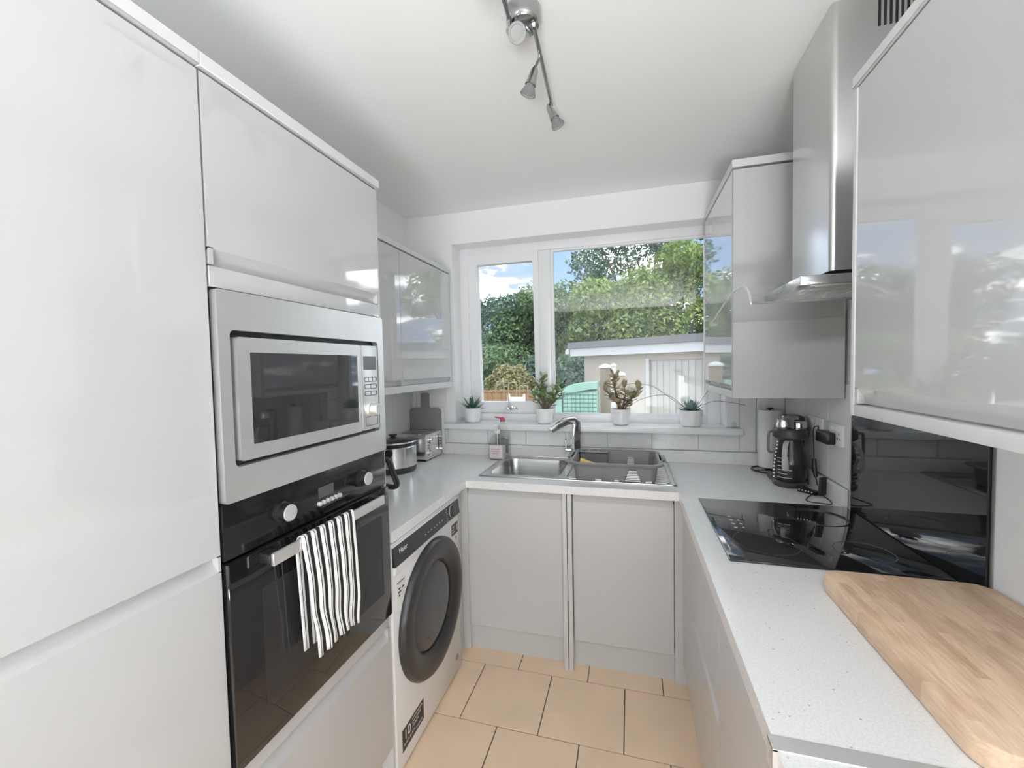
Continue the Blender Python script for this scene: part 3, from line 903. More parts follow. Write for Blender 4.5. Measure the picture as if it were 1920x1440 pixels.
# ------------------------------------------------------------------ base cabinets under the sink
YD = 1.985
t = T('sink_base_cabinet', 'white base cabinet under the sink bowl, beside the washing machine', 'cabinet', (-0.57, 2.2, 0))
t.part('carcass', box(BM(), -0.826, -0.316, YD + 0.022, 2.53, 0.13, 0.70), M['satin'])
t.part('door', scoop(BM(), 'y-', YD, 0.021, -0.804, -0.317, 0.132, 0.852, top=0.036, cap=0), M['gloss2'])
t.part('filler_panel', box(BM(), -0.845, -0.806, YD + 0.001, YD + 0.03, 0.0, 0.852, 0.001), M['gloss2'])
t.part('filler_panel', box(BM(), -0.862, -0.8455, 1.856, 2.03, 0.0, 0.852, 0.001), M['gloss2'])
t.part('plinth', box(BM(), -0.845, -0.316, YD + 0.022, YD + 0.038, 0, 0.130), M['plinth'])
t.part('end_panel', box(BM(), -0.3145, -0.2950, 1.955, 2.53, 0, 0.857, 0.0008), M['satin'], label='end panel running down to the floor')
t = T('integrated_appliance_cabinet', 'white base cabinet door to the right of the central post', 'cabinet', (-0.05, 2.2, 0))
t.part('carcass', box(BM(), -0.268, 0.236, YD + 0.022, 2.53, 0.13, 0.82), M['satin'])
t.part('end_panel', box(BM(), -0.2915, -0.2720, 1.955, 2.53, 0, 0.857, 0.0008), M['satin'], label='end panel running down to the floor')
t.part('door', scoop(BM(), 'y-', YD, 0.021, -0.2685, 0.182, 0.132, 0.852, top=0.036, cap=0), M['gloss2'])
t.part('filler_panel', box(BM(), 0.1865, 0.240, YD + 0.001, YD + 0.03, 0.0, 0.845, 0.001), M['gloss2'])
t.part('plinth', box(BM(), -0.2715, 0.243, YD + 0.022, YD + 0.038, 0, 0.130), M['plinth'])

# ------------------------------------------------------------------ right hand base run
XD = 0.221
t = T('pan_drawer_cabinet', 'white pan drawer cabinet under the black hob', 'cabinet', (0.5, 1.5, 0))
t.part('carcass', box(BM(), XD + 0.022, 0.79, 1.185, 1.985, 0.10, 0.80), M['satin'])
t.part('corner_post', box(BM(), XD + 0.001, XD + 0.03, 1.681, 1.984, 0.105, 0.855, 0.001), M['gloss3'])
t.part('drawer', scoop(BM(), 'x-', XD, 0.021, 1.1845, 1.678, 0.526, 0.852, top=0.030, cap=0), M['gloss3'], label='upper drawer front')
t.part('drawer', scoop(BM(), 'x-', XD, 0.021, 1.1845, 1.678, 0.108, 0.523, top=0.036, cap=0.006), M['gloss3'], label='lower drawer front with lit finger groove')
t.part('plinth', box(BM(), XD + 0.021, XD + 0.04, 1.184, 1.98, 0, 0.104), M['plinth'])
t = T('right_base_cabinet', 'white base cabinet at lower right under the bamboo board', 'cabinet', (0.5, 0.6, 0))
t.part('carcass', box(BM(), XD + 0.022, 0.79, 0.0, 1.182, 0.10, 0.85), M['satin'])
t.part('door', scoop(BM(), 'x-', XD, 0.021, 0.585, 1.1815, 0.108, 0.852, top=0.030, cap=0), M['gloss3'])
t.part('door', scoop(BM(), 'x-', XD, 0.021, 0.0, 0.582, 0.108, 0.852, top=0.030, cap=0), M['gloss3'])
t.part('plinth', box(BM(), XD + 0.021, XD + 0.04, 0.0, 1.181, 0, 0.104), M['plinth'])

# ------------------------------------------------------------------ wall cabinets
LX = -1.117
t = T('left_wall_cabinet', 'white two-door wall cabinet on the left, beside the window', 'cabinet', (-1.27, 1.9, 1.336))
t.part('carcass', box(BM(), XWL + 0.012, LX - 0.022, 1.263, 2.536, 1.345, 2.060), M['satin'])
t.part('cornice', box(BM(), XWL + 0.012, LX + 0.006, 1.263, 2.539, 2.064, 2.090, 0.0015), M['satin'])
t.part('light_rail', box(BM(), LX - 0.022, LX + 0.002, 1.263, 2.539, 1.336, 1.372, 0.0015), M['satin'])
t.part('door', scoop(BM(), 'x+', LX, 0.021, 1.268, 1.9165, 1.375, 2.060, bottom=0.026, cap=0.010), M['gloss'])
t.part('door', scoop(BM(), 'x+', LX, 0.021, 1.9195, 2.534, 1.375, 2.060, bottom=0.026, cap=0.010), M['gloss'])
FXU = 0.403
t = T('corner_wall_cabinet', 'deep white wall cabinet between the window and the extractor hood', 'cabinet', (0.6, 2.2, 1.312))
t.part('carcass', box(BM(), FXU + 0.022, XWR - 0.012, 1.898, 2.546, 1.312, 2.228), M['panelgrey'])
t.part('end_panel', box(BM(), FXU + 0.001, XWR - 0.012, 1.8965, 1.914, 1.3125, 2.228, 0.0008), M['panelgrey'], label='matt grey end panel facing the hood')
t.part('cornice', box(BM(), FXU - 0.004, XWR - 0.012, 1.893, 2.548, 2.236, 2.266, 0.0015), M['satin'])
t.part('light_rail', box(BM(), FXU, FXU + 0.022, 1.915, 2.548, 1.3120, 1.341, 0.0015), M['satin'])
t.part('door', scoop(BM(), 'x-', FXU, 0.021, 1.916, 2.546, 1.344, 2.231, bottom=0.020, cap=0.010), M['gloss'])
NX = 0.489
t = T('near_wall_cabinet', 'gloss white wall cabinet at upper right with a window reflection', 'cabinet', (0.65, 0.7, 1.334))
t.part('carcass', box(BM(), NX + 0.022, XWR - 0.012, 0.105, 1.126, 1.346, 2.060), M['satin'])
t.part('end_panel', box(BM(), NX - 0.002, XWR - 0.012, 1.1265, 1.140, 1.334, 2.060, 0.0008), M['satin'])
t.part('cornice', box(BM(), NX - 0.005, XWR - 0.012, 0.10, 1.1425, 2.064, 2.087, 0.0015), M['satin'])
t.part('light_rail', box(BM(), NX - 0.002, NX + 0.022, 0.10, 1.1255, 1.334, 1.359, 0.003, 2), M['satin'])
t.part('door', scoop(BM(), 'x-', NX, 0.021, 0.53, 1.1245, 1.362, 2.060, bottom=0.031, cap=0.010), M['gloss'])
t.part('door', scoop(BM(), 'x-', NX, 0.021, 0.10, 0.527, 1.362, 2.060, bottom=0.031, cap=0.010), M['gloss'])

# ------------------------------------------------------------------ hob and splashback
t = T('ceramic_hob', 'black glass ceramic hob set into the right worktop', 'hob', (0.53, 1.577, ZW))
bm = BM(); prism(bm, rrect(0.267, 0.785, 1.292, 1.862, 0.006), (0, 0, ZW), XP, YP, ZP, 0.005, 0.0005, 0.001)
t.part('glass', bm, M['blackglass'])
HZT = ZW + 0.0056
for (cx, cy, r) in ((0.40, 1.44, 0.090), (0.65, 1.43, 0.072), (0.64, 1.72, 0.090), (0.42, 1.70, 0.0)):
    if r == 0: continue
    bm = BM(); lathe(bm, [(r - 0.0008, 0), (r + 0.0008, 0), (r + 0.0008, 0.0003), (r - 0.0008, 0.0003), (r - 0.0008, 0)], (cx, cy, HZT - 0.0001), ZP, 64)
    t.part('ring_mark', bm, M['display'])
bm = BM()
for k in range(4):
    box(bm, 0.335, 0.345, 1.545 + 0.035 * k, 1.556 + 0.035 * k, HZT - 0.0001, HZT + 0.0003)
    if k < 3: box(bm, 0.360, 0.368, 1.55 + 0.035 * k, 1.560 + 0.035 * k, HZT - 0.0001, HZT + 0.0003)
t.part('touch_marks', bm, M['lightgrey'], kind='stuff')
bm = BM(); box(bm, 0.282, 0.286, 1.36, 1.395, HZT - 0.0001, HZT + 0.0003); t.part('maker_mark', bm, M['lightgrey'])
t = T('glass_splashback', 'black glass splashback on the wall behind the hob', 'splashback', (0.795, 1.52, 0.9))
bm = BM(); box(bm, XWR - 0.0165, XWR - 0.0085, 1.212, 1.832, ZW + 0.001, 1.90, 0.001); t.part('glass', bm, M['blackglass'])
bm = BM(); box(bm, XWR - 0.0185, XWR - 0.0085, 1.833, 1.8385, ZW + 0.001, 1.90, 0.0008); t.part('edge_strip', bm, M['alu'])

# ------------------------------------------------------------------ extractor hood
t = T('extractor_hood', 'stainless steel chimney extractor hood with curved glass canopy', 'extractor hood', (0.6, 1.56, 1.62))
bm = BM(); prism(bm, rrect(0.549, XWR - 0.019, 1.410, 1.712, 0.016, 6), (0, 0, 0), XP, YP, ZP, 2.451 - 1.715, 1.715)
ch = t.part('chimney', bm, M['steel_hood'])
for k in range(9): t.part('vent_slot', box(BM(), 0.655 + 0.0130 * k, 0.6605 + 0.0130 * k, 1.4085, 1.4115, 2.362, 2.430), M['black'], ch)
# slim steel motor box under the chimney
bm = BM(); box(bm, 0.470, XWR - 0.019, 1.392, 1.730, 1.676, 1.703, 0.004, 2)
mb = t.part('motor_box', bm, M['steel_hood'])
bm = BM(); box(bm, 0.500, 0.780, 1.405, 1.717, 1.670, 1.6765, 0.001)
for k in range(10): box(bm, 0.52 + 0.026 * k, 0.533 + 0.026 * k, 1.42, 1.70, 1.6675, 1.671)
t.part('grease_filter', bm, M['alu'], mb)
for k in range(4): t.part('button', lathe(BM(), [(0, 0), (0.005, 0), (0.0045, 0.004), (0, 0.004)], (0.470, 1.50 + 0.022 * k, 1.690), XM, 12), M['lightgrey'], mb)
# arched glass canopy
def arch(y):
    c = (y - 1.597) / 0.291
    return 1.712 - 0.088 * abs(c) ** 1.9
bm = BM()
ny, nx = 40, 2
rows = []
for s_, dz in ((0, 0.0), (1, 0.006)):
    g = []
    for i in range(ny + 1):
        y = 1.306 + (1.888 - 1.306) * i / ny
        c = (y - 1.597) / 0.291
        xf = 0.325 + 0.030 * (1 - c * c)
        z = arch(y)
        g.append([bm.verts.new((xf, y, z - dz)), bm.verts.new((XWR - 0.020, y, z - dz + 0.004))])
    rows.append(g)
fs = []
for g in rows:
    for i in range(ny): fs.append(bm.faces.new((g[i][0], g[i + 1][0], g[i + 1][1], g[i][1])))
for q in (0, 1):
    for i in range(ny): fs.append(bm.faces.new((rows[0][i][q], rows[0][i + 1][q], rows[1][i + 1][q], rows[1][i][q])))
for i in (0, ny): fs.append(bm.faces.new((rows[0][i][0], rows[0][i][1], rows[1][i][1], rows[1][i][0])))
bmesh.ops.recalc_face_normals(bm, faces=fs)
t.part('glass_canopy', bm, M['canopy'], label='clear arched glass canopy')
bm = BM(); pts = []
for i in range(ny + 1):
    y = 1.306 + (1.888 - 1.306) * i / ny; c = (y - 1.597) / 0.291
    pts.append((0.324 + 0.030 * (1 - c * c), y, arch(y) - 0.003))
tube(bm, pts, 0.0035, 6)
t.part('glass_edge', tube(BM(), [(0.325, 1.306, arch(1.306) - 0.003), (0.70, 1.306, arch(1.306) - 0.003)], 0.003, 6), M['midgrey'])
t.part('glass_edge', bm, M['alu'])

# ------------------------------------------------------------------ sink
t = T('inset_sink', 'stainless steel inset sink with left bowl and right drainer', 'sink', (-0.28, 2.27, ZW))
bm = BM()
BO = rrect(-0.728, -0.345, 2.078, 2.462, 0.065, 8)
ring(bm, rrect(-0.765, 0.207, 2.022, 2.528, 0.018, 8), BO, (0, 0, ZW), XP, YP, ZP, 0.0035, 0.0002)
rim = t.part('rim', bm, M['steel_sink'])
bm = BM()
tube(bm, [(x, y, ZW + 0.0042) for x, y in rrect(-0.758, 0.200, 2.029, 2.521, 0.018, 6)], 0.004, 8, closed=True)
tube(bm, [(x, y, ZW + 0.0042) for x, y in rrect(-0.310, 0.178, 2.062, 2.440, 0.02, 6)], 0.003, 8, closed=True)
for k in range(9): tube(bm, [(-0.285, 2.095 + 0.039 * k, ZW + 0.0035), (0.155, 2.095 + 0.039 * k, ZW + 0.0035)], 0.0013, 6)
t.part('drainer_ridges', bm, M['steel_sink'], kind='stuff')
bm = BM()
L = []
for (ins, z, rr) in ((0.0, ZW + 0.0036, 0.065), (0.004, ZW + 0.001, 0.063), (0.010, ZW - 0.02, 0.060), (0.022, 0.765, 0.055), (0.045, 0.742, 0.045), (0.075, 0.737, 0.04)):
    L.append([(x, y, z) for x, y in rrect(-0.728 + ins, -0.345 - ins, 2.078 + ins, 2.462 - ins, rr, 8)])
loft(bm, L, cap0=False, cap1=True)
bmesh.ops.reverse_faces(bm, faces=bm.faces[:])
bowl = t.part('bowl', bm, M['steel_sink'])
bm = BM(); lathe(bm, [(0, 0), (0.035, 0), (0.042, 0.003), (0.044, 0.001)], (-0.536, 2.27, 0.738), ZP, 28); t.part('waste', bm, M['chrome'], bowl)

# ------------------------------------------------------------------ tap
t = T('kitchen_mixer_tap', 'chrome mixer tap with a square-edged spout behind the sink', 'tap', (-0.315, 2.485, ZW + 0.004))
bm = BM(); lathe(bm, [(0, 0), (0.029, 0), (0.029, 0.008), (0.025, 0.012), (0.024, 0.05), (0, 0.05)], (-0.315, 2.485, ZW + 0.004), ZP, 28); t.part('base', bm, M['chrome'])
bm = BM()
path = [(-0.315, 2.485, 0.945), (-0.315, 2.485, 1.06), (-0.313, 2.484, 1.118), (-0.328, 2.478, 1.136), (-0.365, 2.460, 1.132), (-0.410, 2.430, 1.110), (-0.450, 2.405, 1.082)]
secs = []
wv = [(0.029, 0.026)] * 3 + [(0.029, 0.021), (0.028, 0.020), (0.027, 0.019), (0.024, 0.016)]
L = []
side = Vector((0.45, 0.85, 0)).normalized()
for i, p in enumerate(path):
    p = Vector(p)
    d = (Vector(path[min(i + 1, len(path) - 1)]) - Vector(path[max(i - 1, 0)])).normalized()
    if i < 2: d = Vector((0, 0, 1))
    if i == 2: d = Vector((-0.35, -0.15, 0.8)).normalized()
    s_ = Vector((0.5, -0.86, 0)) ; s_ = (s_ - d * s_.dot(d)).normalized()
    n_ = d.cross(s_).normalized()
    L.append([p + s_ * a + n_ * b for a, b in rrect(-wv[i][0], wv[i][0], -wv[i][1], wv[i][1], 0.008, 3)])
loft(bm, L)
t.part('spout', bm, M['chrome'])
bm = BM(); cyl(bm, (-0.335, 2.485, 0.958), (-0.372, 2.480, 0.960), 0.011); tube(bm, [(-0.370, 2.480, 0.958), (-0.371, 2.478, 1.02)], [0.008, 0.005], 10)
t.part('lever', bm, M['chrome'])

# ------------------------------------------------------------------ dish rack
t = T('dish_rack', 'grey plastic dish rack on the sink drainer', 'dish rack', (-0.075, 2.19, ZW + 0.009))
ZB = ZW + 0.0078
def rl(x0, x1, y0, y1, z, r): return [(x, y, z) for x, y in rrect(x0, x1, y0, y1, r, 6)]
bm = BM()
loft(bm, [rl(-0.262, 0.112, 2.035, 2.335, ZB, 0.03), rl(-0.272, 0.122, 2.025, 2.345, 0.978, 0.035), rl(-0.295, 0.145, 2.005, 2.365, 0.984, 0.05), rl(-0.297, 0.147, 2.003, 2.367, 0.990, 0.05), rl(-0.294, 0.144, 2.006, 2.364, 0.994, 0.05),
          rl(-0.276, 0.126, 2.024, 2.346, 0.994, 0.04), rl(-0.270, 0.120, 2.028, 2.342, 0.988, 0.036), rl(-0.258, 0.108, 2.040, 2.330, ZB + 0.006, 0.03)])
t.part('tray', bm, M['rack'])
for s_, xx in ((-1, -0.296), (1, 0.146)):
    bm = BM(); loft(bm, [[(xx + s_ * a, y, z) for y, z in rrect(2.20 - w, 2.20 + w, 0.984, 0.994, 0.003, 2)] for a, w in ((-0.01, 0.075), (0.012, 0.060), (0.018, 0.045))])
    t.part('handle', bm, M['rack'])
bm = BM()
ring_out = rrect(-0.268, -0.118, 2.268, 2.345, 0.012, 3)
box(bm, -0.262, -0.118, 2.270, 2.276, ZB + 0.006, 0.992); box(bm, -0.124, -0.118, 2.276, 2.340, ZB + 0.006, 0.992)
for xx in (-0.219, -0.171): box(bm, xx - 0.004, xx + 0.004, 2.276, 2.340, 0.95, 0.992)
box(bm, -0.268, -0.118, 2.327, 2.345, 0.984, 0.993); box(bm, -0.268, -0.118, 2.268, 2.286, 0.984, 0.993)
box(bm, -0.268, -0.258, 2.268, 2.345, 0.984, 0.993); box(bm, -0.262, -0.120, 2.277, 2.340, 0.935, 0.945)
cad = t.part('cutlery_caddy', bm, M['rack'])
t.part('caddy_top', box(BM(), -0.268, -0.116, 2.268, 2.346, 0.984, 0.9945, 0.003, 2), M['rack'], cad)
for k in range(3): t.part('caddy_hole', prism(BM(), rrect(-0.259 + 0.048 * k, -0.222 + 0.048 * k, 2.284, 2.330, 0.010, 4), (0, 0, 0.9942), XP, YP, ZP, 0.0008), M['black'], cad)
# front drainage grille with white bars
bm = BM()
def fy(z): return 2.0345 - (z - ZB) * 0.13
loopg = [(-0.030, ZB + 0.004), (0.047, ZB + 0.004), (0.026, ZB + 0.058), (0.020, ZB + 0.064), (-0.006, ZB + 0.064), (-0.012, ZB + 0.058)]
A = [bm.verts.new((x, fy(z) - 0.0012, z)) for x, z in loopg]; Bv = [bm.verts.new((x, fy(z) + 0.002, z)) for x, z in loopg]
fs = [bm.faces.new(A), bm.faces.new(Bv)] + [bm.faces.new((A[i], A[(i + 1) % 6], Bv[(i + 1) % 6], Bv[i])) for i in range(6)]
bmesh.ops.recalc_face_normals(bm, faces=fs)
gr = t.part('grille', bm, M['darkgrey'])
bm = BM()
for k in range(7):
    z = ZB + 0.008 + 0.0078 * k
    w0, w1 = -0.027 + 0.0185 * k / 7, 0.044 - 0.021 * k / 7
    box(bm, w0, w1, fy(z) - 0.003, fy(z), z - 0.0026, z + 0.0026, 0.0008)
t.part('grille_bars', bm, M['white'], gr, kind='stuff')
bm = BM()
for k in range(9):
    yy = 2.06 + 0.030 * k
    box(bm, -0.022 + 0.0008 * k, 0.022 - 0.0008 * k, yy - 0.005, yy + 0.005, ZB + 0.006, ZB + 0.030 + 0.004 * k, 0.002)
t.part('plate_ridges', bm, M['lightgrey'], kind='stuff')
for a, b2 in ((-0.165, -0.135), (-0.076, -0.055), (0.066, 0.094)): t.part('drain_slot', box(BM(), a, b2, fy(ZB) - 0.0022, fy(ZB) + 0.001, ZB + 0.001, ZB + 0.008), M['white'])
bm = BM()
lo = rrect(-0.05, 0.05, -0.028, 0.028, 0.012, 4)
prism(bm, lo, (-0.205, 2.13, 0.950), Vector((0.94, 0.10, -0.33)).normalized(), Vector((-0.10, 0.99, 0.02)).normalized(), Vector((0.33, 0.01, 0.94)).normalized(), 0.022, 0, 0.003)
tag(obj('sponge', bm, M['yellow'], None, (-0.205, 2.13, 0.95)), 'yellow sponge lying inside the dish rack', 'sponge')

# ------------------------------------------------------------------ toaster
t = T('toaster', 'stainless steel four-slot toaster in the left worktop corner', 'toaster', (-1.30, 2.39, ZW))
bm = BM()
tx0, tx1, ty0, ty1, tz0, tz1 = -1.395, -1.185, 2.272, 2.500, ZW + 0.006, 1.060
prism(bm, [(a, b) for a, b in rrect(ty0, ty1, tz0, tz1, 0.022, 5)], (0, 0, 0), YP, ZP, XP, tx1 - tx0, tx0, 0.003)
t.part('shell', bm, M['polished'])
bm = BM(); box(bm, tx0 + 0.004, tx1 - 0.004, ty0 + 0.006, ty1 - 0.006, ZW, ZW + 0.012, 0.002); t.part('base', bm, M['black'])
for k in range(4): t.part('bread_slot', box(BM(), tx0 + 0.030, tx1 - 0.035, ty0 + 0.029 + 0.050 * k, ty0 + 0.056 + 0.050 * k, tz1 - 0.002, tz1 + 0.0008), M['black'])
for k in range(5): t.part('slot_guide', box(BM(), tx0 + 0.025, tx1 - 0.030, ty0 + 0.018 + 0.050 * k, ty0 + 0.021 + 0.050 * k, tz1 - 0.001, tz1 + 0.003, 0.001), M['chrome'])
for yy in (2.335, 2.455):
    bm = BM(); box(bm, tx1 + 0.0, tx1 + 0.0012, yy - 0.003, yy + 0.003, 0.945, 1.035); t.part('lever_slot', bm, M['black'])
    bm = BM(); box(bm, tx1 + 0.001, tx1 + 0.012, yy - 0.006, yy + 0.006, 1.020, 1.030, 0.002); box(bm, tx1 + 0.010, tx1 + 0.024, yy - 0.016, yy + 0.016, 1.019, 1.031, 0.004, 2)
    t.part('lever', bm, M['chrome'])
for yy in (2.315, 2.488):
    bm = BM(); lathe(bm, [(0, 0), (0.014, 0), (0.013, 0.014), (0.011, 0.016), (0, 0.016)], (tx1, yy, 0.940), XP, 20); t.part('knob', bm, M['chrome'])
    for k in range(3): t.part('button', lathe(BM(), [(0, 0), (0.006, 0), (0.005, 0.004), (0, 0.004)], (tx1, yy, 0.972 + 0.018 * k), XP, 12), M['midgrey'])

# ------------------------------------------------------------------ slow cooker
t = T('slow_cooker', 'round stainless slow cooker with a glass lid in front of the toaster', 'slow cooker', (-1.235, 2.02, ZW))
SCX, SCY, SR = -1.268, 2.055, 0.126
bm = BM(); lathe(bm, [(0, 0), (SR - 0.010, 0), (SR - 0.004, 0.006), (SR - 0.001, 0.034), (0, 0.034)], (SCX, SCY, ZW), ZP, 48); t.part('base', bm, M['darkgrey'])
bm = BM(); lathe(bm, [(SR - 0.002, 0.032), (SR, 0.034), (SR, 0.138), (SR - 0.004, 0.142), (0.108, 0.142)], (SCX, SCY, ZW), ZP, 48); t.part('housing', bm, M['polished'])
bm = BM(); lathe(bm, [(0.108, 0.130), (SR - 0.008, 0.142), (SR - 0.004, 0.160), (SR - 0.010, 0.162), (0.108, 0.160)], (SCX, SCY, ZW), ZP, 48); t.part('inner_pot', bm, M['ceramic'])
bm = BM(); lathe(bm, [(SR + 0.002, 0.163), (SR + 0.003, 0.170), (0.090, 0.180), (0.050, 0.187), (0, 0.190), (0, 0.186), (0.05, 0.183), (0.09, 0.176), (SR + 0.002, 0.163)], (SCX, SCY, ZW), ZP, 48)
lid = t.part('lid', bm, M['clear'])
bm = BM(); tube(bm, [(SCX + (SR + 0.002) * math.cos(a), SCY + (SR + 0.002) * math.sin(a), ZW + 0.166) for a in [2 * math.pi * k / 40 for k in range(40)]], 0.004, 6, closed=True); t.part('lid_rim', bm, M['chrome'], lid)
bm = BM(); lathe(bm, [(0, 0.186), (0.016, 0.187), (0.014, 0.192), (0.024, 0.195), (0.022, 0.201), (0, 0.202)], (SCX, SCY, ZW), ZP, 24); t.part('lid_knob', bm, M['black'], lid)
a0 = math.radians(-70)
bm = BM(); lathe(bm, [(0, -0.004), (0.022, -0.004), (0.020, 0.008), (0, 0.010)], (SCX + SR * math.cos(a0), SCY + SR * math.sin(a0), ZW + 0.118), (math.cos(a0), math.sin(a0), 0), 24); t.part('handle', bm, M['black'])

# ------------------------------------------------------------------ kettle (mostly hidden behind the oven tower)
t = T('electric_kettle', 'black kettle whose angular handle shows beside the oven tower', 'kettle', (-1.13, 1.62, ZW))
KX, KY = -1.135, 1.60
bm = BM(); lathe(bm, [(0, 0), (0.082, 0), (0.084, 0.012), (0.076, 0.018), (0, 0.018)], (KX, KY, ZW), ZP, 36); t.part('power_base', bm, M['black'])
bm = BM(); lathe(bm, [(0, 0.019), (0.076, 0.019), (0.078, 0.03), (0.062, 0.185), (0.055, 0.195), (0, 0.198)], (KX, KY, ZW), ZP, 36); t.part('jug', bm, M['black'])
bm = BM(); hp = [(-1.068, 1.60, 1.066), (-1.030, 1.60, 1.067), (-1.008, 1.60, 1.058), (-0.992, 1.602, 1.005), (-0.976, 1.604, 0.962), (-0.990, 1.602, 0.948), (-1.03, 1.60, 0.951), (-1.062, 1.60, 0.956)]
tube(bm, catmull(hp, 3), 0.013, 10, (1.3, 0.85)); t.part('handle', bm, M['black'])

# ------------------------------------------------------------------ chopping boards behind the toaster
def paddle(name, label, m, xc, y0, z1, lean):
    bm = BM()
    w, hb = 0.113, 0.302
    lo = [(-w, 0.012), (-w + 0.012, 0), (w - 0.012, 0), (w, 0.012), (w, hb - 0.02), (w - 0.006, hb - 0.006), (w - 0.02, hb), (0.035, hb + 0.003), (0.030, hb + 0.012), (0.030, z1 - 0.008), (0.022, z1), (-0.022, z1), (-0.030, z1 - 0.008), (-0.030, hb + 0.012), (-0.035, hb + 0.003), (-w + 0.02, hb), (-w + 0.006, hb - 0.006), (-w, hb - 0.02)]
    d = Vector((0, lean, 1)).normalized()
    prism(bm, lo, (xc, y0, ZW + 0.001), XP, d, Vector((0, 1, -lean)).normalized(), 0.010, 0, 0.002)
    tag(obj(name, bm, m, None, (xc, y0, ZW)), label, 'chopping board')
paddle('chopping_board', 'grey paddle chopping board leaning in the corner behind the toaster', M['greyboard'], -1.300, 2.505, 0.400, 0.0)
paddle('chopping_board', 'white paddle chopping board just behind the grey one', M['whiteboard'], -1.285, 2.5165, 0.392, 0.0)

# ------------------------------------------------------------------ soap bottles
t = T('hand_soap_bottle', 'clear pump bottle with a pale pink label left of the sink', 'bottle', (-0.785, 2.44, ZW))
bm = BM(); L = []
for (w, d, z) in ((0.050, 0.030, 0.0), (0.053, 0.032, 0.006), (0.052, 0.032, 0.10), (0.047, 0.029, 0.125), (0.030, 0.020, 0.142), (0.014, 0.013, 0.150), (0.014, 0.013, 0.158)):
    L.append([(-0.785 + x, 2.44 + y, ZW + 0.001 + z) for x, y in rrect(-w, w, -d, d, min(w, d) * 0.75, 4)])
loft(bm, L); t.part('bottle', bm, M['clear'])
bm = BM(); L = []
for (w, d, z) in ((0.047, 0.027, 0.004), (0.0495, 0.0295, 0.010), (0.049, 0.0295, 0.082)):
    L.append([(-0.785 + x, 2.44 + y, ZW + z) for x, y in rrect(-w, w, -d, d, min(w, d) * 0.75, 4)])
loft(bm, L); t.part('soap', bm, M['pinklabel'])
bm = BM(); box(bm, -0.825, -0.745, 2.4065, 2.408, ZW + 0.012, ZW + 0.088, 0.0006); lb = t.part('label', bm, M['pinklabel'])
bm = BM()
for k, (a, b2) in enumerate(((-0.814, -0.756), (-0.818, -0.762), (-0.806, -0.765))):
    for q in range(7):
        aa = a + (b2 - a) * q / 7; box(bm, aa, aa + (b2 - a) / 7 * 0.72, 2.4058, 2.4068, ZW + 0.060 - 0.012 * k, ZW + 0.067 - 0.012 * k)
t.part('label_print', bm, M['pinkprint'], lb, kind='stuff')
bm = BM(); lathe(bm, [(0, 0.158), (0.017, 0.158), (0.017, 0.178), (0.006, 0.180), (0.006, 0.204), (0, 0.204)], (-0.785, 2.44, ZW), ZP, 20); box(bm, -0.800, -0.772, 2.405, 2.447, ZW + 0.202, ZW + 0.212, 0.003, 2)
cyl(bm, (-0.785, 2.44, ZW + 0.03), (-0.785, 2.44, ZW + 0.16), 0.003, None, 8)
t.part('pump', bm, M['white'])
t = T('washing_up_bottle', 'taller clear washing-up bottle with a red cap behind the pump bottle', 'bottle', (-0.775, 2.50, ZW))
bm = BM(); L = []
for (w, d, z) in ((0.044, 0.026, 0.0), (0.047, 0.028, 0.006), (0.047, 0.028, 0.13), (0.044, 0.026, 0.16), (0.034, 0.022, 0.19), (0.018, 0.015, 0.212), (0.014, 0.014, 0.222)):
    L.append([(-0.768 + x, 2.502 + y, ZW + 0.001 + z) for x, y in rrect(-w, w, -d, d, min(w, d) * 0.75, 4)])
loft(bm, L); t.part('bottle', bm, M['clear'])
bm = BM(); box(bm, -0.800, -0.724, 2.4725, 2.4738, ZW + 0.03, ZW + 0.12, 0.0005); t.part('label', bm, M['midgrey'])
bm = BM(); lathe(bm, [(0, 0.222), (0.016, 0.222), (0.015, 0.240), (0.006, 0.250), (0, 0.252)], (-0.768, 2.502, ZW), ZP, 16)
tube(bm, [(-0.775, 2.495, ZW + 0.243), (-0.800, 2.485, ZW + 0.250), (-0.812, 2.482, ZW + 0.252)], [0.006, 0.004, 0.003], 8)
t.part('cap', bm, M['red'], label='red flip cap')

# ------------------------------------------------------------------ plants on the sill
SILL = 1.10
def pot(t, x, y, rt_, rb_, h):
    bm = BM(); lathe(bm, [(0, 0), (rb_ - 0.004, 0), (rb_, 0.003), (rt_, h - 0.002), (rt_ - 0.001, h), (rt_ - 0.005, h), (rt_ - 0.007, h - 0.014), (0, h - 0.014)], (x, y, SILL), ZP, 40)
    t.part('pot', bm, M['pot'])
    bm = BM(); lathe(bm, [(rt_ - 0.007, h - 0.0135), (0.03, h - 0.010), (0, h - 0.008)], (x, y, SILL), ZP, 24)
    t.part('soil', bm, M['soil'])

def leafblade(bm, base, d, upv, L, w, th, curl=0.15, nseg=4):
    """fleshy pointed leaf"""
    d = Vector(d).normalized(); side = d.cross(Vector(upv))
    if side.length < 1e-4: side = Vector((1, 0, 0))
    side.normalize(); nn = side.cross(d).normalized()
    L_ = []
    for i in range(nseg + 1):
        s_ = i / nseg
        ww = w * (1 - s_ ** 1.7) * (0.75 + 0.5 * s_) + 0.0004
        tt = th * (1 - s_ ** 1.3) + 0.0003
        c = Vector(base) + d * (L * s_) + nn * (curl * L * s_ * s_)
        L_.append([c + side * ww, c + nn * tt * 0.5, c - side * ww, c - nn * tt])
    loft(bm, L_)

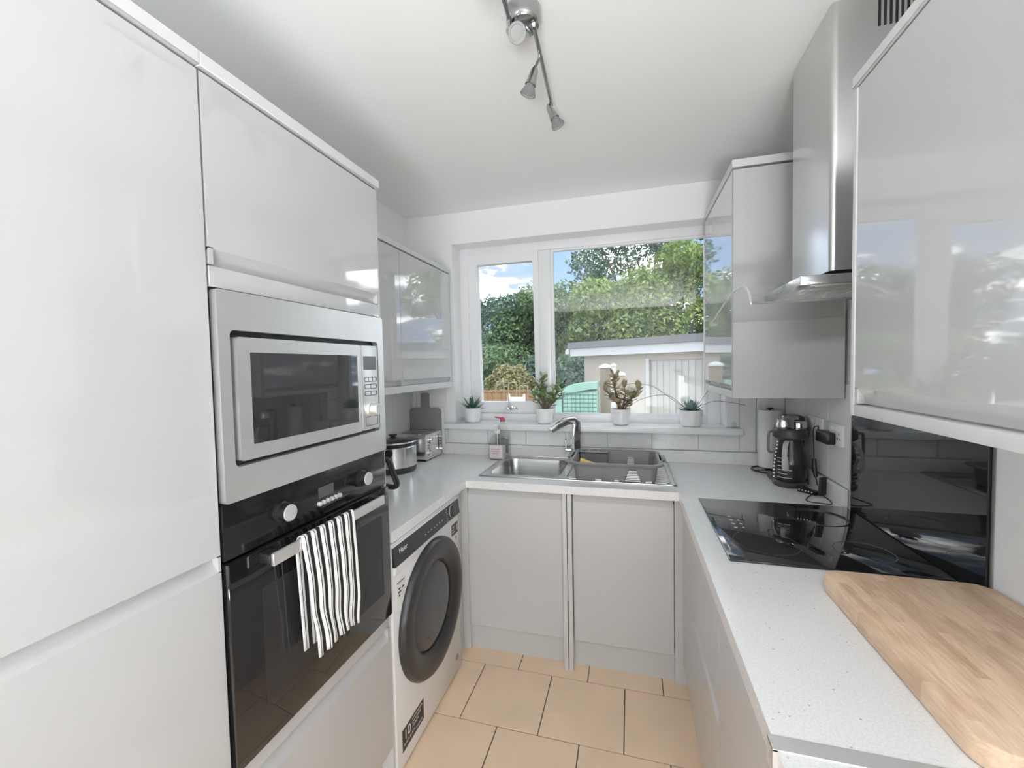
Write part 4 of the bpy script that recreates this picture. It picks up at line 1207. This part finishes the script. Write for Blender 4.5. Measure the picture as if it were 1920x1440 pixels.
def oval(bm, base, d, upv, L, w, th):
    d = Vector(d).normalized(); side = d.cross(Vector(upv))
    if side.length < 1e-4: side = Vector((1, 0, 0))
    side.normalize(); nn = side.cross(d).normalized()
    L_ = []
    for s_, k in ((0, 0.18), (0.25, 0.72), (0.55, 1.0), (0.82, 0.78), (1.0, 0.15)):
        c = Vector(base) + d * (L * s_) + nn * (0.10 * L * s_ * s_)
        L_.append([c + side * w * k, c + nn * th * k, c - side * w * k, c - nn * th * k])
    loft(bm, L_)

def rosette(name, label, x, y, m, rt_, rb_, h, nl, L, w, seed, spread):
    t = T(name, label, 'plant', (x, y, SILL))
    pot(t, x, y, rt_, rb_, h)
    rng = random.Random(seed)
    zb = SILL + h - 0.010
    for k in range(nl):
        s_ = k / nl
        a = k * 2.39996 + rng.uniform(-0.2, 0.2)
        el = spread[0] + (spread[1] - spread[0]) * s_ + rng.uniform(-0.12, 0.12)
        d = (math.cos(a) * math.cos(el), math.sin(a) * math.cos(el), math.sin(el))
        l_ = L * (1.05 - 0.35 * s_) * rng.uniform(0.85, 1.12)
        bm = BM(); leafblade(bm, (x + d[0] * 0.008, y + d[1] * 0.008, zb + 0.010 * s_), d, (0, 0, 1), l_, w, 0.006, rng.uniform(0.05, 0.2))
        t.part('leaf', bm, m)
    return t
rosette('potted_aloe', 'small dark green aloe in a white pot, leftmost on the sill', -1.004, 2.600, M['aloe'], 0.060, 0.047, 0.094, 20, 0.105, 0.0125, 4, (0.15, 1.35))
ta = rosette('potted_echeveria', 'blue-green rosette succulent with thin dry stalks, rightmost on the sill', 0.335, 2.590, M['echeveria'], 0.066, 0.052, 0.092, 30, 0.085, 0.016, 9, (0.05, 1.4))
for pts in ([(0.315, 2.59, 1.20), (0.255, 2.60, 1.235), (0.19, 2.60, 1.285), (0.12, 2.60, 1.330), (0.03, 2.61, 1.342), (-0.02, 2.61, 1.340)],
            [(0.310, 2.60, 1.20), (0.22, 2.605, 1.270), (0.14, 2.605, 1.272), (0.06, 2.61, 1.250), (0.02, 2.61, 1.225)],
            [(0.360, 2.59, 1.20), (0.400, 2.57, 1.270), (0.425, 2.55, 1.320)],
            [(0.37, 2.58, 1.21), (0.45, 2.55, 1.245), (0.535, 2.535, 1.238), (0.60, 2.525, 1.225)]):
    bm = BM(); tube(bm, catmull(pts, 6), 0.0014, 6); ta.part('flower_stalk', bm, M['stalk'])

def jade(name, label, x, y, seed, m, branches):
    t = T(name, label, 'plant', (x, y, SILL))
    pot(t, x, y, 0.060, 0.046, 0.094)
    rng = random.Random(seed)
    zb = SILL + 0.084
    stem = BM(); leaves = 0
    for bi, (top, r, nl) in enumerate(branches):
        p0 = Vector((x + 0.006 * (bi - 1), y, zb))
        p3 = Vector((x + top[0], y + top[1], zb + top[2]))
        p1 = p0 + Vector((top[0] * 0.35, top[1] * 0.3, top[2] * 0.35)); p2 = p0 + Vector((top[0] * 0.8, top[1] * 0.75, top[2] * 0.68))
        pts = catmull([p0, p1, p2, p3], 5)
        tube(stem, pts, [r * (1 - 0.65 * i / (len(pts) - 1)) for i in range(len(pts))], 8)
        for k in range(nl):
            s_ = 0.30 + 0.70 * k / max(1, nl - 1)
            q = pts[min(len(pts) - 1, int(s_ * (len(pts) - 1)))]
            a = (k % 2) * math.pi + (k // 2) * 1.35 + rng.uniform(-0.4, 0.4)
            el = rng.uniform(0.0, 0.7) + 0.7 * max(0, s_ - 0.75) * 2
            d = (math.cos(a) * math.cos(el), 0.8 * math.sin(a) * math.cos(el), math.sin(el))
            bm = BM(); oval(bm, q, d, (rng.uniform(-0.3, 0.3), rng.uniform(-0.4, 0.2), 1), rng.uniform(0.040, 0.058), rng.uniform(0.013, 0.0185), 0.003)
            t.part('leaf', bm, m)
    t.part('stem', stem, M['bark'])
    return t
jade('potted_jade_plant', 'green jade plant in a white pot, second from the left on the sill', -0.520, 2.600, 21, M['jade'],
     [((-0.01, 0.0, 0.205), 0.011, 20), ((-0.075, -0.01, 0.115), 0.006, 12), ((0.085, 0.0, 0.150), 0.007, 16), ((0.110, 0.01, 0.125), 0.005, 12), ((-0.05, 0.01, 0.165), 0.006, 12), ((0.045, -0.02, 0.10), 0.005, 8)])
jade('potted_jade_plant', 'bronze-tinged jade plant in a white pot, third from the left on the sill', -0.056, 2.600, 33, M['jadepink'],
     [((-0.035, 0.0, 0.205), 0.010, 22), ((0.105, 0.0, 0.135), 0.007, 18), ((-0.085, -0.01, 0.135), 0.006, 14), ((0.02, -0.02, 0.145), 0.006, 14), ((0.055, 0.01, 0.085), 0.005, 10), ((-0.06, 0.01, 0.07), 0.005, 8)])
bm = BM(); bmesh.ops.create_icosphere(bm, subdivisions=1, radius=0.018, matrix=Matrix.Translation((-1.068, 2.575, SILL + 0.017)) @ Matrix.Diagonal((1.3, 1, 1, 1)))
tag(obj('glass_ornament', bm, M['clear'], None, (-1.068, 2.575, SILL), smooth=False), 'small clear glass ornament in the left corner of the sill', 'ornament')
bm = BM(); bmesh.ops.create_icosphere(bm, subdivisions=1, radius=0.014, matrix=Matrix.Translation((0.545, 2.525, SILL + 0.019)) @ Matrix.Diagonal((1, 1, 1.4, 1)))
tag(obj('glass_ornament', bm, M['clear'], None, (0.545, 2.525, SILL), smooth=False), 'small clear glass ornament at the right end of the sill', 'ornament')

# ------------------------------------------------------------------ paper towel on its holder
t = T('paper_towel_holder', 'black wire stand holding a white paper towel roll, right corner', 'paper towel holder', (0.705, 2.43, ZW))
PX, PY = 0.690, 2.432
bm = BM(); tube(bm, [(PX + 0.082 * math.cos(a), PY + 0.082 * math.sin(a), ZW + 0.004) for a in [2 * math.pi * k / 36 for k in range(36)]], 0.004, 8, closed=True)
for a in (0.3, 1.87, 3.44, 5.01): tube(bm, [(PX, PY, ZW + 0.004), (PX + 0.082 * math.cos(a), PY + 0.082 * math.sin(a), ZW + 0.004)], 0.003, 6)
t.part('base_ring', bm, M['black'])
bm = BM(); tube(bm, [(PX, PY, ZW + 0.004), (PX, PY, 1.222)], 0.006, 10); lathe(bm, [(0, 0), (0.018, 0), (0.016, 0.006), (0, 0.008)], (PX, PY, 1.216), ZP, 20); t.part('post', bm, M['black'])
bm = BM(); lathe(bm, [(0.020, 0.022), (0.052, 0.022), (0.0535, 0.03), (0.0535, 0.305), (0.052, 0.314), (0.020, 0.314), (0.020, 0.022)], (PX, PY, ZW), ZP, 44)
tag(obj('paper_towel_roll', bm, M['paper'], None, (PX, PY, ZW)), 'white paper towel roll on the black stand', 'paper towel')

# ------------------------------------------------------------------ coffee maker
t = T('coffee_maker', 'black and chrome coffee maker with a smoked jug, right worktop corner', 'coffee maker', (0.70, 2.18, ZW))
CX, CY = 0.693, 2.160
bm = BM(); lathe(bm, [(0, 0), (0.062, 0), (0.067, 0.008), (0.067, 0.020), (0.060, 0.026), (0, 0.026)], (CX, CY, ZW), ZP, 40); box(bm, 0.64, 0.774, 2.17, 2.30, ZW, ZW + 0.024, 0.006, 2); t.part('base', bm, M['darkgrey'])
bm = BM(); box(bm, 0.705, 0.774, 2.215, 2.305, ZW + 0.022, 1.205, 0.010, 2); t.part('water_tank', bm, M['darkgrey'])
bm = BM(); lathe(bm, [(0.0, 0.027), (0.058, 0.027), (0.066, 0.045), (0.066, 0.095), (0.060, 0.150), (0.048, 0.200), (0.046, 0.212), (0.0, 0.212)], (CX, CY, ZW), ZP, 44)
jg = t.part('jug', bm, M['smoke'])
bm = BM()
for k in range(6):
    z = ZW + 0.046 + 0.017 * k
    tube(bm, [(CX + 0.0665 * math.cos(a), CY + 0.0665 * math.sin(a), z) for a in [math.radians(-150 + 5 * q) for q in range(8 if k % 2 else 11)]], 0.0013, 5)
t.part('level_marks', bm, M['white'], jg, kind='stuff')
bm = BM(); 
for k in range(11):
    z = ZW + 0.040 + 0.016 * k; rr = 0.0665 if z < ZW + 0.095 else 0.0665 - (z - ZW - 0.095) * 0.145
    a = math.radians(-168); sphere(bm, (CX + rr * math.cos(a), CY + rr * math.sin(a), z), 0.0052, n=8)
t.part('chrome_beads', bm, M['chrome'], jg, kind='stuff')
bm = BM(); a = math.radians(-118); ca, sa = math.cos(a), math.sin(a)
hp = [(CX + r_ * ca, CY + r_ * sa, z) for r_, z in ((0.050, 1.105), (0.075, 1.100), (0.098, 1.070), (0.104, 1.020), (0.095, 0.985), (0.074, 0.985), (0.072, 1.005), (0.085, 1.04))]
tube(bm, catmull(hp, 5), 0.006, 8, (1.7, 0.7)); t.part('handle', bm, M['lightgrey'], jg, label='pale grey strap handle')
bm = BM(); lathe(bm, [(0, 0.212), (0.055, 0.212), (0.066, 0.222), (0.068, 0.250), (0.060, 0.262), (0, 0.262)], (CX, CY, ZW), ZP, 40); box(bm, 0.70, 0.774, 2.16, 2.305, 1.115, 1.160, 0.010, 2)
hd = t.part('brew_head', bm, M['darkgrey'])
bm = BM()
lathe(bm, [(0, 0.262), (0.028, 0.262), (0.030, 0.275), (0.024, 0.290), (0.026, 0.300), (0.020, 0.306), (0, 0.308)], (CX - 0.026, CY, ZW), ZP, 24)
sphere(bm, (CX - 0.028, CY, ZW + 0.312), 0.005, n=8)
lathe(bm, [(0, 0.262), (0.036, 0.262), (0.036, 0.285), (0.030, 0.292), (0, 0.294)], (CX + 0.034, CY + 0.01, ZW), ZP, 24)
t.part('filter_cap', bm, M['chrome'], hd)
bm = BM(); box(bm, CX - 0.006, CX + 0.004, CY - 0.045, CY + 0.03, ZW + 0.262, ZW + 0.316, 0.003); box(bm, CX + 0.004, CX + 0.030, CY - 0.02, CY + 0.02, ZW + 0.300, ZW + 0.318, 0.003)
t.part('filter_bracket', bm, M['midgrey'], hd)
bm = BM(); hp = [(CX - 0.050, CY - 0.005, 1.140), (CX - 0.074, CY - 0.008, 1.142), (CX - 0.086, CY - 0.008, 1.136), (CX - 0.088, CY - 0.008, 1.10), (CX - 0.088, CY - 0.008, 1.060), (CX - 0.082, CY - 0.008, 1.048), (CX - 0.060, CY - 0.005, 1.046)]
tube(bm, catmull(hp, 4), 0.0055, 8, (1.2, 1.0)); t.part('loop_handle', bm, M['midgrey'], hd)

# ------------------------------------------------------------------ sockets, charger, cable
def socket(name, label, y0, y1, z0, z1):
    t = T(name, label, 'socket', (XWR - 0.008, (y0 + y1) / 2, (z0 + z1) / 2))
    bm = BM(); prism(bm, rrect(y0, y1, z0, z1, 0.006, 3), (XWR - 0.0085, 0, 0), YP, ZP, XM, 0.010, 0, 0.002)
    t.part('faceplate', bm, M['white'])
    yc = (y0 + y1) / 2
    for s_ in (-1, 1):
        bm = BM(); box(bm, XWR - 0.0215, XWR - 0.0180, yc + s_ * 0.022 - 0.007, yc + s_ * 0.022 + 0.007, z1 - 0.030, z1 - 0.010, 0.001); t.part('switch', bm, M['white'])
        bm = BM()
        for (a, b2) in ((0, 0.012), (-0.011, -0.008), (0.011, -0.008)): box(bm, XWR - 0.0190, XWR - 0.0182, yc + s_ * 0.045 + a - 0.0028, yc + s_ * 0.045 + a + 0.0028, (z0 + z1) / 2 - 0.006 + b2 - 0.004, (z0 + z1) / 2 - 0.006 + b2 + 0.004)
        t.part('pin_holes', bm, M['darkgrey'], kind='stuff')
socket('double_socket', 'white double socket on the right wall holding the black adaptor', 1.893, 2.045, 1.120, 1.207)
socket('double_socket', 'white double socket farther from the camera on the right wall', 2.078, 2.230, 1.125, 1.212)
t = T('charger_adaptor', 'black plug-in charger adaptor with a thin cable to the worktop', 'charger', (0.76, 1.98, 1.14))
bm = BM(); box(bm, 0.752, XWR - 0.019, 1.945, 2.050, 1.122, 1.170, 0.006, 2); t.part('plug_body', bm, M['black'])
bm = BM()
cab = [(0.760, 2.046, 1.160), (0.768, 2.066, 1.180), (0.760, 2.090, 1.165), (0.764, 2.098, 1.10), (0.766, 2.095, 1.03), (0.766, 2.080, 0.965), (0.762, 2.05, 0.930)]
tube(bm, catmull(cab, 6), 0.0022, 6); cabl = t.part('cable', bm, M['black'])
bm = BM(); tube(bm, catmull([(0.725, 2.00, 0.905), (0.690, 1.955, 0.8995), (0.680, 1.912, 0.8995), (0.722, 1.895, 0.8995), (0.752, 1.895, 0.8995), (0.764, 1.935, 0.8995), (0.766, 1.985, 0.8995), (0.750, 2.02, 0.905)], 6), 0.0022, 6); t.part('cable', bm, M['black'])
bm = BM(); tube(bm, [(0.766, 2.097, 1.034), (0.766, 2.092, 0.990), (0.765, 2.075, 0.960)], [0.008, 0.010, 0.007], 10); t.part('cable_clip', bm, M['black'], cabl)
t = T('charging_cradle', 'small black charging cradle with bright pins in front of the coffee maker', 'charging cradle', (0.73, 2.03, ZW))
bm = BM(); prism(bm, [(0, 0), (0.075, 0), (0.070, 0.012), (0.012, 0.016), (0, 0.010)], (0.690, 2.060, ZW + 0.001), Vector((0.62, -0.78, 0)), ZP, Vector((0.78, 0.62, 0)), 0.040, 0, 0.002); t.part('base', bm, M['black'])
bm = BM()
for k in range(5):
    c = Vector((0.690, 2.060, ZW + 0.012)) + Vector((0.62, -0.78, 0)) * (0.010 + 0.013 * k) + Vector((0.78, 0.62, 0)) * -0.001
    sphere(bm, c, 0.0032, n=8)
t.part('contact_pins', bm, M['chrome'], kind='stuff')
bm = BM(); prism(bm, rrect(-0.020, 0.020, 0, 0.075, 0.006, 3), (0.752, 1.990, ZW + 0.008), Vector((0.78, 0.62, 0)), Vector((0.10, 0.15, 0.98)).normalized(), Vector((0.62, -0.78, 0)), 0.010, 0, 0.002); t.part('back_rest', bm, M['black'])

# ------------------------------------------------------------------ bamboo board
bm = BM(); prism(bm, rrect(0.452, 0.792, 0.686, 1.209, 0.045, 8), (0, 0, ZW + 0.002), XP, YP, ZP, 0.038, 0, 0.003)
tag(obj('bamboo_cutting_board', bm, M['bamboo'], None, (0.62, 0.95, ZW)), 'large thick bamboo cutting board on the right worktop', 'cutting board')

# ------------------------------------------------------------------ ceiling spot bar
t = T('ceiling_spotlight_bar', 'chrome ceiling spotlight with two bars and small GU10 heads', 'ceiling light', (-0.275, 1.175, ZC))
BX, BY = -0.276, 1.178
bm = BM(); lathe(bm, [(0, 0), (0.044, 0), (0.048, -0.006), (0.048, -0.040), (0.042, -0.050), (0.030, -0.054), (0, -0.055)], (BX, BY, ZC - 0.0005), ZP, 40); t.part('ceiling_rose', bm, M['chromedark'])
bars = [[(-0.246, 1.175, 2.390), (-0.262, 1.535, 2.392)], [(-0.306, 1.185, 2.390), (-0.288, 0.820, 2.392)]]
for pts in bars:
    bm = BM(); tube(bm, pts, 0.0062, 10); t.part('bar', bm, M['chromedark'])
t.part('bar_clamp', box(BM(), -0.252, -0.240, 1.168, 1.192, 2.386, 2.400, 0.002), M['chromedark'])
t.part('bar_clamp', box(BM(), -0.312, -0.300, 1.165, 1.190, 2.386, 2.400, 0.002), M['chromedark'])
def spot(p, j, d):
    """p on the bar, j the knuckle, d the aim"""
    d = Vector(d).normalized(); j = Vector(j)
    bm = BM(); tube(bm, [p, j], 0.0045, 8); sphere(bm, j, 0.0075, n=10)
    h = t.part('spot_head', bm, M['chromedark'])
    bm = BM(); lathe(bm, [(0, 0), (0.0085, 0), (0.011, 0.006), (0.0155, 0.040), (0.0175, 0.048), (0.016, 0.048), (0.014, 0.042)], j, d, 24); t.part('lamp_holder', bm, M['chromedark'], h)
    bm = BM(); lathe(bm, [(0.0, 0.040), (0.0125, 0.042), (0.0145, 0.052), (0.0235, 0.072), (0.0245, 0.075), (0.0235, 0.0755)], j, d, 28); t.part('bulb', bm, M['midgrey'], h)
    bm = BM(); lathe(bm, [(0.0238, 0.0745), (0.019, 0.0745), (0.017, 0.072), (0.009, 0.073), (0.0, 0.0725)], j, d, 28); t.part('bulb_lens', bm, M['led'], h)
spot((-0.254, 1.290, 2.391), (-0.268, 1.285, 2.358), (-0.33, 0.05, -0.94))
spot((-0.262, 1.515, 2.391), (-0.268, 1.505, 2.372), (0.42, 0.10, -0.90))
spot((-0.303, 1.125, 2.391), (-0.305, 1.130, 2.362), (0.45, -0.62, -0.64))
spot((-0.292, 0.900, 2.391), (-0.300, 0.900, 2.345), (-0.1, -0.45, -0.88))

# ------------------------------------------------------------------ garden
g = struct('ground', box(BM(), -30, 30, YW + 0.35, 60, -1.2, -0.45), M['lawn']); 
tg = T('garage', 'cream rendered flat-roofed garage seen through the window', 'garage', (0.0, 9.0, -0.45))
pA, pB = Vector((-0.975, 9.5, 0)), Vector((2.6, 7.05, 0))
U = (pB - pA).normalized(); Nn = Vector((U.y, -U.x, 0))   # towards the house
Wd = (pB - pA).length
def gp(u0_, u1_, n0, n1, z0, z1, bm=None, b=0):
    bm = bm or BM(); prism(bm, [(u0_, z0), (u1_, z0), (u1_, z1), (u0_, z1)], pA, U, ZP, Nn, n1 - n0, n0, b); return bm
du0, du1 = 1.62, 4.0
bm = gp(0, du0, -3.5, 0, -0.45, 1.70); gp(du0, Wd, -3.5, 0, 1.53, 1.70, bm); gp(du0, Wd, -3.5, -0.12, -0.45, 1.53, bm)
tg.part('wall', bm, M['render'], smooth=False)
tg.part('fascia', gp(-0.26, Wd + 0.2, -3.6, 0.18, 1.655, 1.825), M['fascia'], smooth=False)
tg.part('roof', gp(-0.30, Wd + 0.2, -3.7, 0.22, 1.827, 1.958), M['felt'], smooth=False)
bm = BM(); prism(bm, [(-0.055, 0.0), (-0.055, 0.06), (-0.02, 0.115), (0.055, 0.115), (0.055, 0.0)], pA + U * -0.34 + Vector((0, 0, 1.71)), U, ZP, Nn, 3.2, -3.0); tg.part('gutter', bm, M['fascia'], smooth=False)
dd = tg.part('garage_door', gp(du0, Wd, -0.10, -0.05, -0.45, 1.53), M['gdoor'], smooth=False)
src = None
for k in range(16):
    off = U * (0.125 * k)
    if src is None:
        src = tg.part('panel', gp(du0 + 0.03, du0 + 0.135, -0.06, -0.035, -0.40, 1.50, None, 0.008), M['gdoor'], dd, smooth=False)
    else: tg.piece('panel', src, off, dd)
tg.part('door_frame', gp(du0 - 0.07, du0, -0.05, 0.02, -0.45, 1.56), M['fascia'], smooth=False)

# teal net-covered compost bin
t = T('garden_storage_bin', 'pale teal covered garden bin in front of the garage', 'bin', (-0.72, 6.2, -0.45))
bm = BM(); box(bm, -0.93, -0.455, 6.0, 6.5, -0.45, 1.09, 0.02, 2); t.part('body', bm, M['teal'])
bm = BM(); L = []
for y in (5.97, 6.53):
    L.append([(x, y, z) for x, z in ((-0.99, 1.06), (-0.95, 1.115), (-0.86, 1.165), (-0.70, 1.195), (-0.445, 1.213), (-0.445, 1.13), (-0.60, 1.105), (-0.80, 1.07))])
loft(bm, L); t.part('cover', bm, M['teal'])
bm = BM()
for k in range(8): box(bm, -0.93 + 0.06 * k, -0.923 + 0.06 * k, 5.993, 6.0, -0.4, 1.06)
for k in range(12): box(bm, -0.93, -0.455, 5.992, 5.999, 0.40 + 0.058 * k, 0.406 + 0.058 * k)
t.part('net', bm, M['tealnet'], kind='stuff')
bm = BM(); box(bm, -1.045, -0.945, 6.02, 6.4, -0.45, 0.985, 0.015, 2); box(bm, -1.06, -0.94, 6.0, 6.42, 0.985, 1.02, 0.01); t.part('side_pocket', bm, M['teal'])

def post(label, x, y, w, zt, m):
    t = T('gate_post', label, 'post', (x, y, -0.45), group='posts in front of the garage')
    bm = BM(); box(bm, x - w / 2, x + w / 2, y - w / 2, y + w / 2, -0.45, zt - 0.03, 0.004); t.part('shaft', bm, m)
    bm = BM(); c = w / 2 + 0.012
    loft(bm, [[(x + a, y + b2, z) for a, b2 in ((-c, -c), (c, -c), (c, c), (-c, c))] for z in (zt - 0.03, zt)], True, False)
    vs = [v for v in bm.verts if abs(v.co.z - zt) < 1e-5]; ap = bm.verts.new((x, y, zt + 0.035))
    for i in range(4): bm.faces.new((vs[i], vs[(i + 1) % 4], ap))
    t.part('cap', bm, M['fascia'])
post('square weathered post with a white cap beside the teal bin', -0.358, 6.5, 0.150, 1.44, M['postwood'])
post('slim white-capped post just right of the square weathered post', -0.29, 8.0, 0.085, 1.45, M['fascia'])
post('shorter pale post behind the bronze jade plant', -0.14, 7.0, 0.12, 1.31, M['cane'])

# low fence of upright slats
t = T('slat_fence', 'low orange wooden slat fence across the garden', 'fence', (-2.4, 8.0, -0.45))
src = None
for k in range(36):
    x = -3.95 + 0.092 * k
    if src is None:
        bm = BM(); box(bm, x, x + 0.084, 8.0, 8.02, -0.45, 0.955, 0.003); src = t.part('slat', bm, M['fencewood'])
    else: t.piece('slat', src, (0.092 * k, 0, rnd.uniform(-0.006, 0.006)))
bm = BM(); box(bm, -3.97, -0.62, 7.985, 8.035, 0.955, 0.99, 0.003); t.part('top_rail', bm, M['fencewood'])

# garden chair, table and cane hoops
t = T('garden_chair', 'white garden chair standing in front of the slat fence', 'chair', (-1.86, 6.8, -0.45))
for x in (-2.02, -1.75):
    t.part('leg', box(BM(), x - 0.018, x + 0.018, 6.98, 7.016, -0.45, 0.98, 0.004), M['white'])
    t.part('leg', box(BM(), x - 0.018, x + 0.018, 6.55, 6.586, -0.45, 0.42, 0.004), M['white'])
bm = BM(); box(bm, -2.04, -1.73, 6.55, 7.0, 0.0, 0.03, 0.004); t.part('seat', bm, M['white'])
for k in range(3): t.part('back_slat', box(BM(), -2.02, -1.75, 6.99, 7.006, 0.62 + 0.12 * k, 0.69 + 0.12 * k, 0.003), M['white'])
t = T('garden_table', 'low teak garden table beside the white chair', 'table', (-1.45, 6.3, -0.45))
for k in range(4): t.part('slat', box(BM(), -1.95, -1.18, 6.00 + 0.13 * k, 6.11 + 0.13 * k, 0.865, 0.89, 0.003), M['teak'])
for x in (-1.86, -1.26):
    for q in (-1, 1): t.part('leg', tube(BM(), [(x + q * 0.10, 6.25 + q * 0.03, -0.45), (x - q * 0.06, 6.25 + q * 0.03, 0.865)], 0.025, 6), M['fascia'])
for k, (x, z, lab) in enumerate(((-2.30, 1.17, 'leftmost pale cane hoop in front of the domed bush'), (-2.06, 1.15, 'middle pale cane hoop in front of the domed bush'), (-1.85, 1.10, 'rightmost pale cane hoop in front of the domed bush'))):
    bm = BM(); tube(bm, catmull([(x - 0.09, 7.4, -0.45), (x - 0.085, 7.4, z - 0.15), (x - 0.04, 7.4, z), (x + 0.03, 7.4, z), (x + 0.07, 7.4, z - 0.15), (x + 0.075, 7.4, -0.45)], 5), 0.012, 6)
    tag(obj('cane_hoop', bm, M['cane'], None, (x, 7.4, -0.45)), lab, 'garden hoop', 'cane hoops by the fence')

# ------------------------------------------------------------------ trees and hedges
def foliage(name, t, blobs, n, size, m, seed, trunk=None, shell=0.35):
    rng = np.random.default_rng(seed)
    vol = np.array([b[3] * b[4] * b[5] for b in blobs]) ** (2 / 3)
    cnt = (n * vol / vol.sum()).astype(int)
    V, F = [], []
    for b, c in zip(blobs, cnt):
        d = rng.normal(size=(c, 3)); d /= np.linalg.norm(d, axis=1)[:, None]
        rad = 1 - shell * rng.random(c) ** 2
        lump = 1 + 0.16 * np.sin(d[:, 0] * 7 + seed) * np.sin(d[:, 1] * 6 + 1.3 * seed) * np.sin(d[:, 2] * 8)
        p = np.array(b[:3]) + d * np.array(b[3:6]) * (rad * lump)[:, None]
        nr = d + 0.9 * rng.normal(size=(c, 3)); nr[:, 2] += 0.5; nr /= np.linalg.norm(nr, axis=1)[:, None]
        a = np.cross(nr, rng.normal(size=(c, 3))); a /= np.linalg.norm(a, axis=1)[:, None]
        bb = np.cross(nr, a)
        s_ = size * rng.uniform(0.6, 1.3, c)[:, None]
        q = np.stack([p - a * s_, p + bb * s_ * 0.55 + nr * s_ * 0.15, p + a * s_, p - bb * s_ * 0.55 + nr * s_ * 0.15], 1)
        V.append(q.reshape(-1, 3))
    V = np.concatenate(V) - np.array(t.b)
    k = len(V) // 4
    me = bpy.data.meshes.new(name)
    me.from_pydata(V.tolist(), [], np.arange(4 * k).reshape(-1, 4).tolist())
    me.materials.append(m)
    o = bpy.data.objects.new(name, me); COL.objects.link(o); o.parent = t.o
    o['kind'] = 'stuff'
    return o

def tree(name, label, x, y, blobs, n, size, m, seed, trunk_h, limbs=()):
    t = T(name, label, 'tree', (x, y, -0.45))
    foliage('foliage', t, blobs, n, size, m, seed)
    bm = BM(); tube(bm, catmull([(x, y, -0.45), (x + 0.1, y, trunk_h * 0.5), (x, y, trunk_h)], 4), [0.16, 0.155, 0.15, 0.14, 0.13, 0.12, 0.11, 0.10, 0.09], 8)
    for (dx_, dz_) in limbs: tube(bm, catmull([(x, y, trunk_h * 0.55), (x + dx_ * 0.45, y, trunk_h * 0.8), (x + dx_, y - 0.1, trunk_h + dz_)], 4), [0.10, 0.09, 0.08, 0.07, 0.06, 0.05, 0.045, 0.04, 0.03], 6)
    t.part('trunk', bm, M['trunk'])
    return t
R = random.Random(11)
def blobs(x0, x1, y, z0, z1, n, r0_, r1_, prof=lambda s: 1.0):
    out = []
    for i in range(n):
        s_ = R.random(); x = x0 + (x1 - x0) * s_
        zt = z0 + (z1 - z0) * prof(s_)
        z = z0 + (zt - z0) * R.random() ** 0.8
        r = R.uniform(r0_, r1_)
        z = min(z, zt - r * 0.7)
        out.append((x, y + R.uniform(-1.2, 1.2), z, r, r * 0.9, r * 0.8))
    return out
tree('bushy_tree', 'blue-green bushy tree filling the left window light', -6.6, 17.0, blobs(-9.4, -4.4, 17, -0.4, 4.45, 46, 0.6, 1.1), 24000, 0.085, M['leaf_c'], 1, 3.2)
tree('bushy_tree', 'mid green bushy tree just right of the window mullion', -2.9, 16.5, blobs(-4.6, -1.4, 16.5, -0.4, 5.0, 40, 0.5, 0.95, lambda s: 1 - 0.12 * s), 22000, 0.08, M['leaf_b'], 2, 3.4)
tree('bushy_tree', 'yellow-green leafy tree above the left part of the garage roof', 0.0, 15.2, blobs(-1.9, 1.6, 15.2, 0.6, 4.7, 42, 0.5, 0.9, lambda s: 0.86 + 0.14 * s), 26000, 0.075, M['leaf_a'], 3, 3.4)
tree('bushy_tree', 'bright green leafy tree above the right part of the garage roof', 3.0, 15.0, blobs(1.2, 5.0, 15.0, 0.6, 5.4, 44, 0.5, 0.9), 26000, 0.075, M['leaf_a'], 4, 3.8)
tt = tree('tall_open_tree', 'tall open tree with sky showing between its upper branches', 0.6, 19.0, blobs(-2.2, 4.6, 19.0, 4.0, 8.6, 46, 0.5, 0.95), 15000, 0.085, M['leaf_c'], 5, 5.6, ((-2.0, 1.6), (1.8, 1.8), (3.0, 0.8), (-1.0, 2.4), (0.7, 2.6)))
tree('bushy_tree', 'shaded dark shrub mass below the garage eaves', -2.2, 12.6, blobs(-3.0, -1.25, 12.6, -0.4, 1.75, 22, 0.35, 0.6), 9000, 0.065, M['leaf_c'], 6, 1.0)
tree('bushy_tree', 'mid green shrub row behind the low slat fence', -5.3, 12.5, blobs(-7.6, -3.4, 12.5, -0.4, 2.1, 30, 0.4, 0.75), 12000, 0.065, M['leaf_b'], 7, 1.2)
t = T('domed_bush', 'clipped dome-shaped bush behind the low slat fence', 'bush', (-2.86, 10.0, -0.45))
foliage('foliage', t, [(-2.86, 10.0, 0.45, 0.74, 0.7, 1.02)], 9000, 0.045, M['leaf_d'], 8, shell=0.12)
bm = BM(); tube(bm, [(-2.86, 10, -0.45), (-2.86, 10, 0.4)], 0.06, 8); t.part('stem', bm, M['trunk'])
